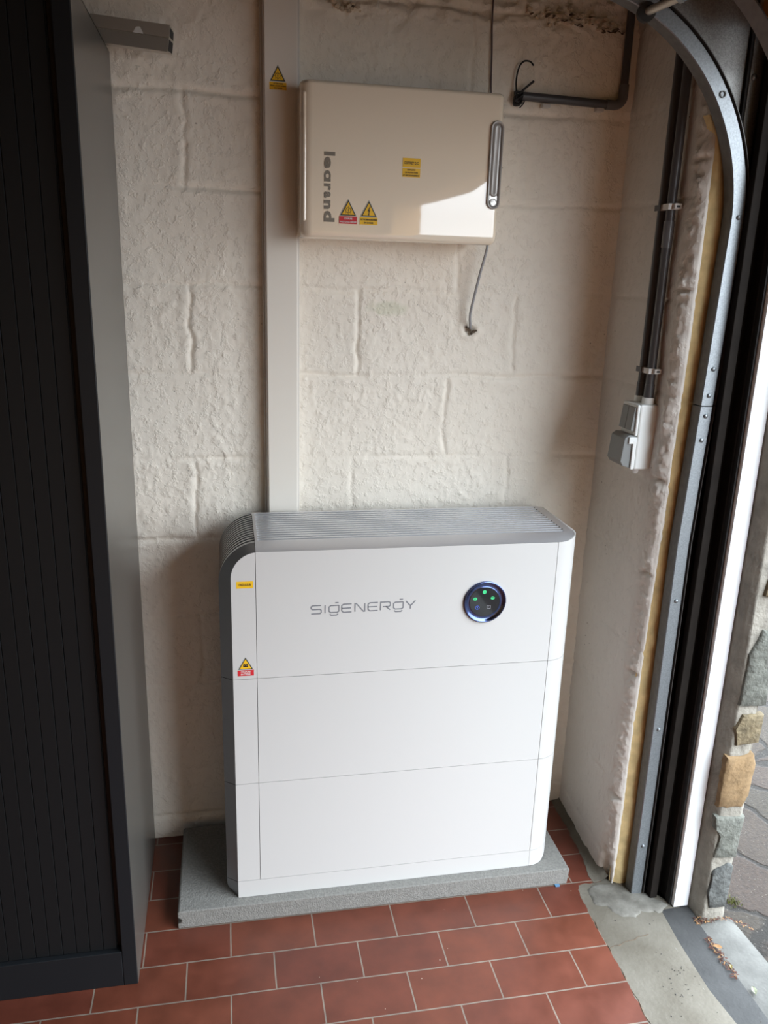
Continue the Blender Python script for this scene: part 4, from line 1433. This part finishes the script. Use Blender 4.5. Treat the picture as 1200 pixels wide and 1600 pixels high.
# open door leaf under the ceiling and its curved side arm
dl = empty('garage_door_leaf', (0.0, -1.75, 2.05), 'open dark garage door leaf lying flat under the ceiling', 'garage door')
for k in range(4):
    MB().box(0.74 - (k + 1) * 0.50 + 0.004, 0.74 - k * 0.50, -3.02, -0.425, 2.045, 2.085, M['jamb_d2']).build('door_panel', dl, bevel=0.004)
b = MB()
rg = []
for a in np.linspace(PI / 2 + 0.0, 0.60, 20):
    R0, R1 = 0.478, 0.512
    y0_, y1_ = -0.460, -0.476
    c_, s__ = math.cos(a), math.sin(a)
    rg.append([(CX + R0 * c_, y0_, CZ + R0 * s__), (CX + (R0 + 0.02) * c_, y1_, CZ + (R0 + 0.02) * s__), (CX + R1 * c_, y0_, CZ + R1 * s__), (CX + (R0 + 0.02) * c_, -0.444, CZ + (R0 + 0.02) * s__)])
b.loft(rg, M['galv_d'])
tag(b.build('curved_guide', smooth=True, angle=0.5), 'second curved steel guide above the main track at the top right corner', 'track')

# yellow insulating foam
zf = np.linspace(0.0, 1.835, 380)
uf = np.linspace(0, 1, 14)
UU, ZZ = np.meshgrid(uf, zf)
left = 0.949 + 0.006 * (fbm(ZZ * 2.2 + 3, ZZ * 0, 3) - 0.5) + 0.014 * np.clip((ZZ - 0.5) / 0.8, 0, 1)
right = np.where(ZZ < 1.60, 1.004, CX + (RI + 0.012) * np.cos(np.arcsin(np.clip((ZZ - CZ) / RI, -1, 0.95))))
right = np.minimum(right, 1.004)
left = np.minimum(left, right - 0.012)
xf = left + (right - left) * UU
yf_ = -0.3625 + 0.016 * (1 - np.sin(np.clip(UU * 3.0, 0, PI / 2))) + 0.010 * (fbm(xf * 50, ZZ * 26, 4) - 0.5)
tag(grid_mesh('insulation_foam', xf, yf_, ZZ, M['foam']), 'rough yellow insulation foam filling the gap behind the door track', 'insulation')

# door frame: dark steps, rubber, white outer trim
fr = empty('door_frame', (1.06, -0.42, 0.0), 'dark stepped garage door frame with white outer strip', 'door frame')
MB().box(1.0255, 1.045, -0.424, -0.405, 0.0, 1.985, M['jamb_d2']).build('inner_strip', fr, bevel=0.0015)
MB().box(1.0375, 1.071, -0.404, -0.3795, 0.0, 1.985, M['jamb_d']).build('recessed_panel', fr, bevel=0.001)
b = MB()
b.tube([(1.0695, -0.432, 0.0), (1.0695, -0.432, 1.985)], 0.0058, M['rubber'], 10)
b.box(1.0650, 1.0702, -0.450, -0.385, 0.0, 1.985, M['rubber'])
b.build('rubber_seal', fr)
MB().box(1.0705, 1.1100, -0.461, -0.386, 0.0, 1.985, M['jamb_w']).build('outer_trim', fr, bevel=0.001)

# ------------------------------------------------------------------ stone pillar outside the frame
zz = np.arange(-0.05, 2.40, 0.006)
prof = []
for (a, b_, n) in (((1.111, -0.40), (1.111, -0.455), 8), ((1.111, -0.455), (1.1155, -0.488), 8), ((1.1155, -0.488), (1.124, -0.5055), 4), ((1.124, -0.5055), (1.178, -0.508), 14), ((1.178, -0.508), (1.190, -0.498), 4), ((1.190, -0.498), (1.194, -0.30), 30)):
    for k in range(n):
        prof.append((a[0] + (b_[0] - a[0]) * k / n, a[1] + (b_[1] - a[1]) * k / n))
prof.append((1.194, 0.6))
pa = np.array(prof)
ss = np.concatenate([[0], np.cumsum(np.hypot(*np.diff(pa, axis=0).T))])
tg = np.gradient(pa, axis=0)
tg /= np.linalg.norm(tg, axis=1)[:, None]
S, ZZ = np.meshgrid(ss, zz)
Dp = (fbm(S * 16, ZZ * 9, 4, 0.6) - 0.5) * 0.016 * np.clip((S - 0.10) / 0.04, 0.15, 1)
Dp = np.where(S > ss[-2] - 0.01, 0, Dp)
outer = np.exp(-((S - 0.172) / 0.02) ** 2)
Dp -= outer * 0.010 * np.clip(fbm(ZZ * 7, S * 0 + 1.1, 2) * 2 - 0.8, 0, 1)
Xp = pa[:, 0][None, :] + tg[:, 1][None, :] * Dp * -1.0 * -1.0
Yp = pa[:, 1][None, :] - tg[:, 0][None, :] * Dp
pil = empty('stone_pillar', (1.15, -0.46, 0.0), 'weathered mortar and stone door pillar outside the white frame strip', 'pillar')
grid_mesh('pillar_core', Xp, Yp, ZZ, M['mortar'], pil)
MB().box(1.112, 1.185, -0.44, 0.10, -0.05, 2.36, M['mortar']).build('pillar_infill', pil)


def stone(poly, mm, lab, th=0.006):
    poly = [(max(p[0] + 0.004, 1.112), p[1]) for p in poly]
    cx_ = sum(p[0] for p in poly) / len(poly)
    cz_ = sum(p[1] for p in poly) / len(poly)
    pts = []
    n = len(poly)
    for i in range(n):
        a, b_ = poly[i], poly[(i + 1) % n]
        for k in range(5):
            t_ = k / 5
            x, z = a[0] + (b_[0] - a[0]) * t_, a[1] + (b_[1] - a[1]) * t_
            h = float(fbm(np.array([x * 90]), np.array([z * 90]), 3)[0]) - 0.5
            pts.append((x + h * 0.006, z + h * 0.006))
    rings = []
    for (s_, d) in ((1.0, -0.496), (0.985, -0.5095), (0.93, -0.5115 - th * 0.1), (0.55, -0.512 - th * 0.2), (0.1, -0.512 - th * 0.25)):
        rings.append([(cx_ + (x - cx_) * s_, d + 0.003 * (float(fbm(np.array([x * 50 * s_]), np.array([z * 50]), 2)[0]) - 0.5), cz_ + (z - cz_) * s_) for x, z in pts])
    b = MB().loft(rings, mm)
    o = b.build('stone', pil, smooth=True, angle=0.9)
    if lab:
        tag(o, lab)


stone([(1.107, 0.324), (1.170, 0.318), (1.186, 0.350), (1.189, 0.435), (1.180, 0.464), (1.150, 0.458), (1.108, 0.460), (1.109, 0.425), (1.101, 0.415), (1.105, 0.350)], M['st_orange'], 'ochre stone')
stone([(1.128, 0.488), (1.186, 0.492), (1.188, 0.566), (1.132, 0.568), (1.119, 0.535)], M['st_brown'], 'brown fissured stone')
stone([(1.117, 0.590), (1.186, 0.586), (1.187, 0.690), (1.185, 0.775), (1.150, 0.778), (1.124, 0.720)], M['st_grey'], 'pale grey stone', 0.009)
stone([(1.135, 0.86), (1.188, 0.85), (1.190, 0.96), (1.150, 0.955)], M['st_brown'], 'brown fissured stone', 0.009)
stone([(1.122, 1.03), (1.188, 1.02), (1.190, 1.16), (1.140, 1.17)], M['st_grey'], 'pale grey stone')
stone([(1.120, 1.25), (1.188, 1.24), (1.190, 1.42), (1.130, 1.43)], M['st_orange'], 'ochre stone')
stone([(1.120, 0.180), (1.180, 0.174), (1.184, 0.290), (1.108, 0.298), (1.112, 0.262), (1.126, 0.24)], M['st_grey'], 'pale grey stone', 0.004)
stone([(1.130, 0.030), (1.176, 0.030), (1.178, 0.150), (1.160, 0.160), (1.124, 0.140), (1.120, 0.080)], M['st_dark'], 'dark grey stone', 0.005)

# ------------------------------------------------------------------ cabinet on the left
cb = empty('tambour_cabinet', (-0.62, -0.25, 0.0), 'tall anthracite tambour cabinet standing left of the battery', 'cabinet')
K0, K1, KF, KB, KT = -1.03, -0.2285, -0.486, -0.020, 1.938
MB().box(K1 - 0.002, K1, KF + 0.001, KB, 0.002, KT, M['cab_side_lit']).box(K0, K0 + 0.002, KF + 0.001, KB, 0.002, KT, M['cab_side_lit']) \
    .box(K0, K1, KF + 0.03, KB, KT - 0.002, KT, M['cab_side_lit']).box(K0, K1, KB - 0.002, KB, 0.0, KT, M['cab_front']).box(K0, K1 - 0.003, KF + 0.06, KB, 0.0, 0.085, M['cab_front']).build('carcass', cb)
MB().box(K1 - 0.0300, K1 - 0.0005, KF, KF + 0.028, 0.0, KT, M['cab_front']).build('front_stile', cb, bevel=0.0015)
MB().box(K0, K0 + 0.030, KF, KF + 0.028, 0.0, KT, M['cab_front']).build('front_stile', cb, bevel=0.0015)
MB().box(K0 + 0.0305, K1 - 0.0305, KF, KF + 0.028, 0.0, 0.090, M['cab_front']).build('plinth_rail', cb, bevel=0.0015)
MB().box(K0 + 0.0305, K1 - 0.0305, KF, KF + 0.028, KT - 0.028, KT, M['cab_front']).build('top_rail', cb, bevel=0.0015)
MB().box(K1 - 0.040, K1 - 0.0305, KF + 0.020, KF + 0.030, 0.090, KT - 0.028, M['rubber']).build('slot_shade_strip', cb)  # black strip painted in for the shade of the slot beside the shutter
# tambour of vertical slats: one part with slat pattern
b = MB()
x = K1 - 0.0415
while x > K0 + 0.04:
    xa = x - 0.0275
    b.prism([(xa, KF + 0.022), (xa, KF + 0.0128), (xa + 0.0012, KF + 0.0110), (x - 0.0012, KF + 0.0110), (x - 0.0002, KF + 0.0128), (x - 0.0002, KF + 0.022)], 'xy', 0.092, KT - 0.028, M['cab_slat'])
    x = xa
b.box(K0 + 0.031, K1 - 0.041, KF + 0.018, KF + 0.023, 0.092, KT - 0.028, M['rubber'])
b.build('tambour_shutter', cb)

# aluminium profile lying on the cabinet
ap = MB()
pr = [(-0.078, 1.9385), (-0.050, 1.9385), (-0.048, 1.962), (-0.054, 1.9645), (-0.048, 1.967), (-0.046, 1.984), (-0.074, 1.987), (-0.080, 1.966), (-0.0775, 1.9635), (-0.081, 1.961)]
pr = [(-0.086, 1.9330), (-0.052, 1.9350), (-0.050, 1.978), (-0.080, 1.983), (-0.0805, 1.9615), (-0.0780, 1.9600), (-0.0812, 1.9585)]
ap.prism(pr, 'yz', -0.46, -0.099, M['alu'])
ap.prism([(-0.0835, 1.9355), (-0.0545, 1.9372), (-0.0525, 1.9560), (-0.0790, 1.9570)], 'yz', -0.0992, -0.0984, M['core'])
ap.prism([(-0.0775, 1.9625), (-0.0525, 1.9610), (-0.0530, 1.9755), (-0.0775, 1.9790)], 'yz', -0.0992, -0.0984, M['core'])
ao = ap.build('aluminium_profile')
ao.rotation_euler = (0, math.radians(6.0), math.radians(-12.0))
ao.location = Vector((-0.23, -0.07, 1.938)) - ao.rotation_euler.to_matrix() @ Vector((-0.23, -0.07, 1.938)) + Vector((0, 0.004, 0.0075))
tag(ao, 'grey aluminium profile lying on top of the cabinet with its end sticking out', 'profile')
MB().add([(-0.150, -0.0815, 1.9600), (-0.172, -0.0815, 1.9600), (-0.166, -0.0812, 1.9710), (-0.158, -0.0812, 1.9720)], [(0, 1, 2, 3)], M['paper']).build('paper_tab', None).parent = ao

# dark specks scattered on the threshold
rr = random.Random(33)
b = MB()
for k in range(34):
    x, y = (0.975 + rr.gauss(0, 0.028), -0.665 + rr.gauss(0, 0.035)) if k < 18 else (0.90 + rr.uniform(0, 0.12), -0.45 - rr.uniform(0, 0.32))
    if x > 1.022 or x < 0.86:
        continue
    a, l_ = rr.uniform(0, PI), rr.uniform(0.0006, 0.0022)
    ca, sa = math.cos(a) * l_, math.sin(a) * l_
    b.tube([(x - ca, y - sa, -0.0016), (x, y, -0.0010), (x + ca, y + sa, -0.0016)], [0.0003, 0.0009, 0.0003], M['black'], 6)
tag(b.build('dirt_specks'), 'tiny black specks of dirt scattered over the cement threshold', 'dirt', kind='stuff')

# ------------------------------------------------------------------ leaves, litter and moss outside
rr = random.Random(21)
b = MB()
for k in range(90):
    t_ = rr.random()
    x = 1.098 + rr.uniform(-0.009, 0.010) + 0.002 * t_
    y = -0.565 - t_ * 0.125
    a = rr.uniform(0, PI)
    l_, w_ = rr.uniform(0.003, 0.009), rr.uniform(0.0008, 0.002)
    z = -0.001 + rr.uniform(0, 0.004)
    ca, sa = math.cos(a), math.sin(a)
    b.add([(x - ca * l_, y - sa * l_, z), (x + sa * w_, y - ca * w_, z + 0.0012), (x + ca * l_, y + sa * l_, z + rr.uniform(-.001, .002)), (x - sa * w_, y + ca * w_, z + 0.0004)], [(0, 1, 2, 3)], M['leaf_d'] if rr.random() < 0.75 else M['leaf'])
for k in range(110):
    x = 1.10 + rr.random() ** 1.5 * 0.13
    y = -0.507 + rr.uniform(-0.014, 0.006) - (0.0 if x < 1.19 else (x - 1.19) * 1.2)
    a = rr.uniform(0, PI)
    l_, w_ = rr.uniform(0.002, 0.007), rr.uniform(0.0008, 0.002)
    z = -0.004 + rr.uniform(0, 0.005)
    ca, sa = math.cos(a), math.sin(a)
    b.add([(x - ca * l_, y - sa * l_, z), (x + sa * w_, y - ca * w_, z + 0.0012), (x + ca * l_, y + sa * l_, z + rr.uniform(-.001, .002)), (x - sa * w_, y + ca * w_, z + 0.0004)], [(0, 1, 2, 3)], M['leaf_d'] if rr.random() < 0.6 else M['leaf'])
tag(b.build('leaf_litter'), 'crumbled red-brown leaf litter along the dark sill and the pillar foot', 'litter', kind='stuff')


def leaf(x, y, ang, L_, w_, mm, lab):
    b_ = MB()
    ca, sa = math.cos(ang), math.sin(ang)
    vs, fs = [], []
    n = 9
    for i in range(n):
        t_ = i / (n - 1)
        hw = w_ * math.sin(PI * min(1, t_ * 0.96 + 0.03)) ** 0.8
        u = (t_ - 0.5) * L_
        for q in (-1, 0, 1):
            zz_ = 0.0035 + 0.003 * math.sin(3 * t_) + (0.0022 if q else 0) + 0.001 * math.sin(9 * t_ + q)
            vs.append((x + ca * u - sa * q * hw, y + sa * u + ca * q * hw, zz_ - 0.004))
    for i in range(n - 1):
        for q in range(2):
            fs.append((i * 3 + q, i * 3 + q + 1, (i + 1) * 3 + q + 1, (i + 1) * 3 + q))
    b_.add(vs, fs, mm)
    tag(b_.build('dry_leaf', smooth=True), lab, 'leaf', 'dry leaves outside the door')


M['leaf_y'] = mat('yellow_leaf', (0.26, 0.20, 0.07, 1), 0.7)
M['leaf_p'] = mat('pale_leaf', (0.22, 0.23, 0.15, 1), 0.8, noise=0.3, nscale=80)
leaf(1.107, -0.597, -0.5, 0.024, 0.0060, M['leaf'], 'tan dry leaf on the litter beside the dark sill')
leaf(1.105, -0.655, 1.1, 0.016, 0.0030, M['leaf_y'], 'narrow yellow leaf at the lower end of the leaf litter')
leaf(1.118, -0.722, 1.3, 0.020, 0.0060, M['leaf_p'], 'pale grey-green crumpled leaf on the outer cement slab')
leaf(1.198, -0.470, 0.3, 0.022, 0.0060, M['leaf'], 'orange-brown dry leaf at the foot of the pillar on the paving')
for (x, y, n, sp, lab) in ((1.250, -0.445, 120, 0.020, 'small yellow-green moss tuft in the paving joint at the right edge'),
                           (1.400, -0.190, 60, 0.014, 'tiny yellow-green moss tuft between pavers beside the ochre stone')):
    b = MB()
    for k in range(n):
        px, py = x + rr.gauss(0, sp * 0.5), y + rr.gauss(0, sp * 0.5)
        h = rr.uniform(0.004, 0.011)
        a = rr.uniform(0, PI)
        b.add([(px - 0.0012 * math.cos(a), py - 0.0012 * math.sin(a), -0.024), (px + 0.0012 * math.cos(a), py + 0.0012 * math.sin(a), -0.024), (px + rr.uniform(-.003, .003), py + rr.uniform(-.003, .003), -0.022 + h)], [(0, 1, 2)], M['moss'])
    tag(b.build('moss_tuft'), lab, 'moss', kind='stuff')
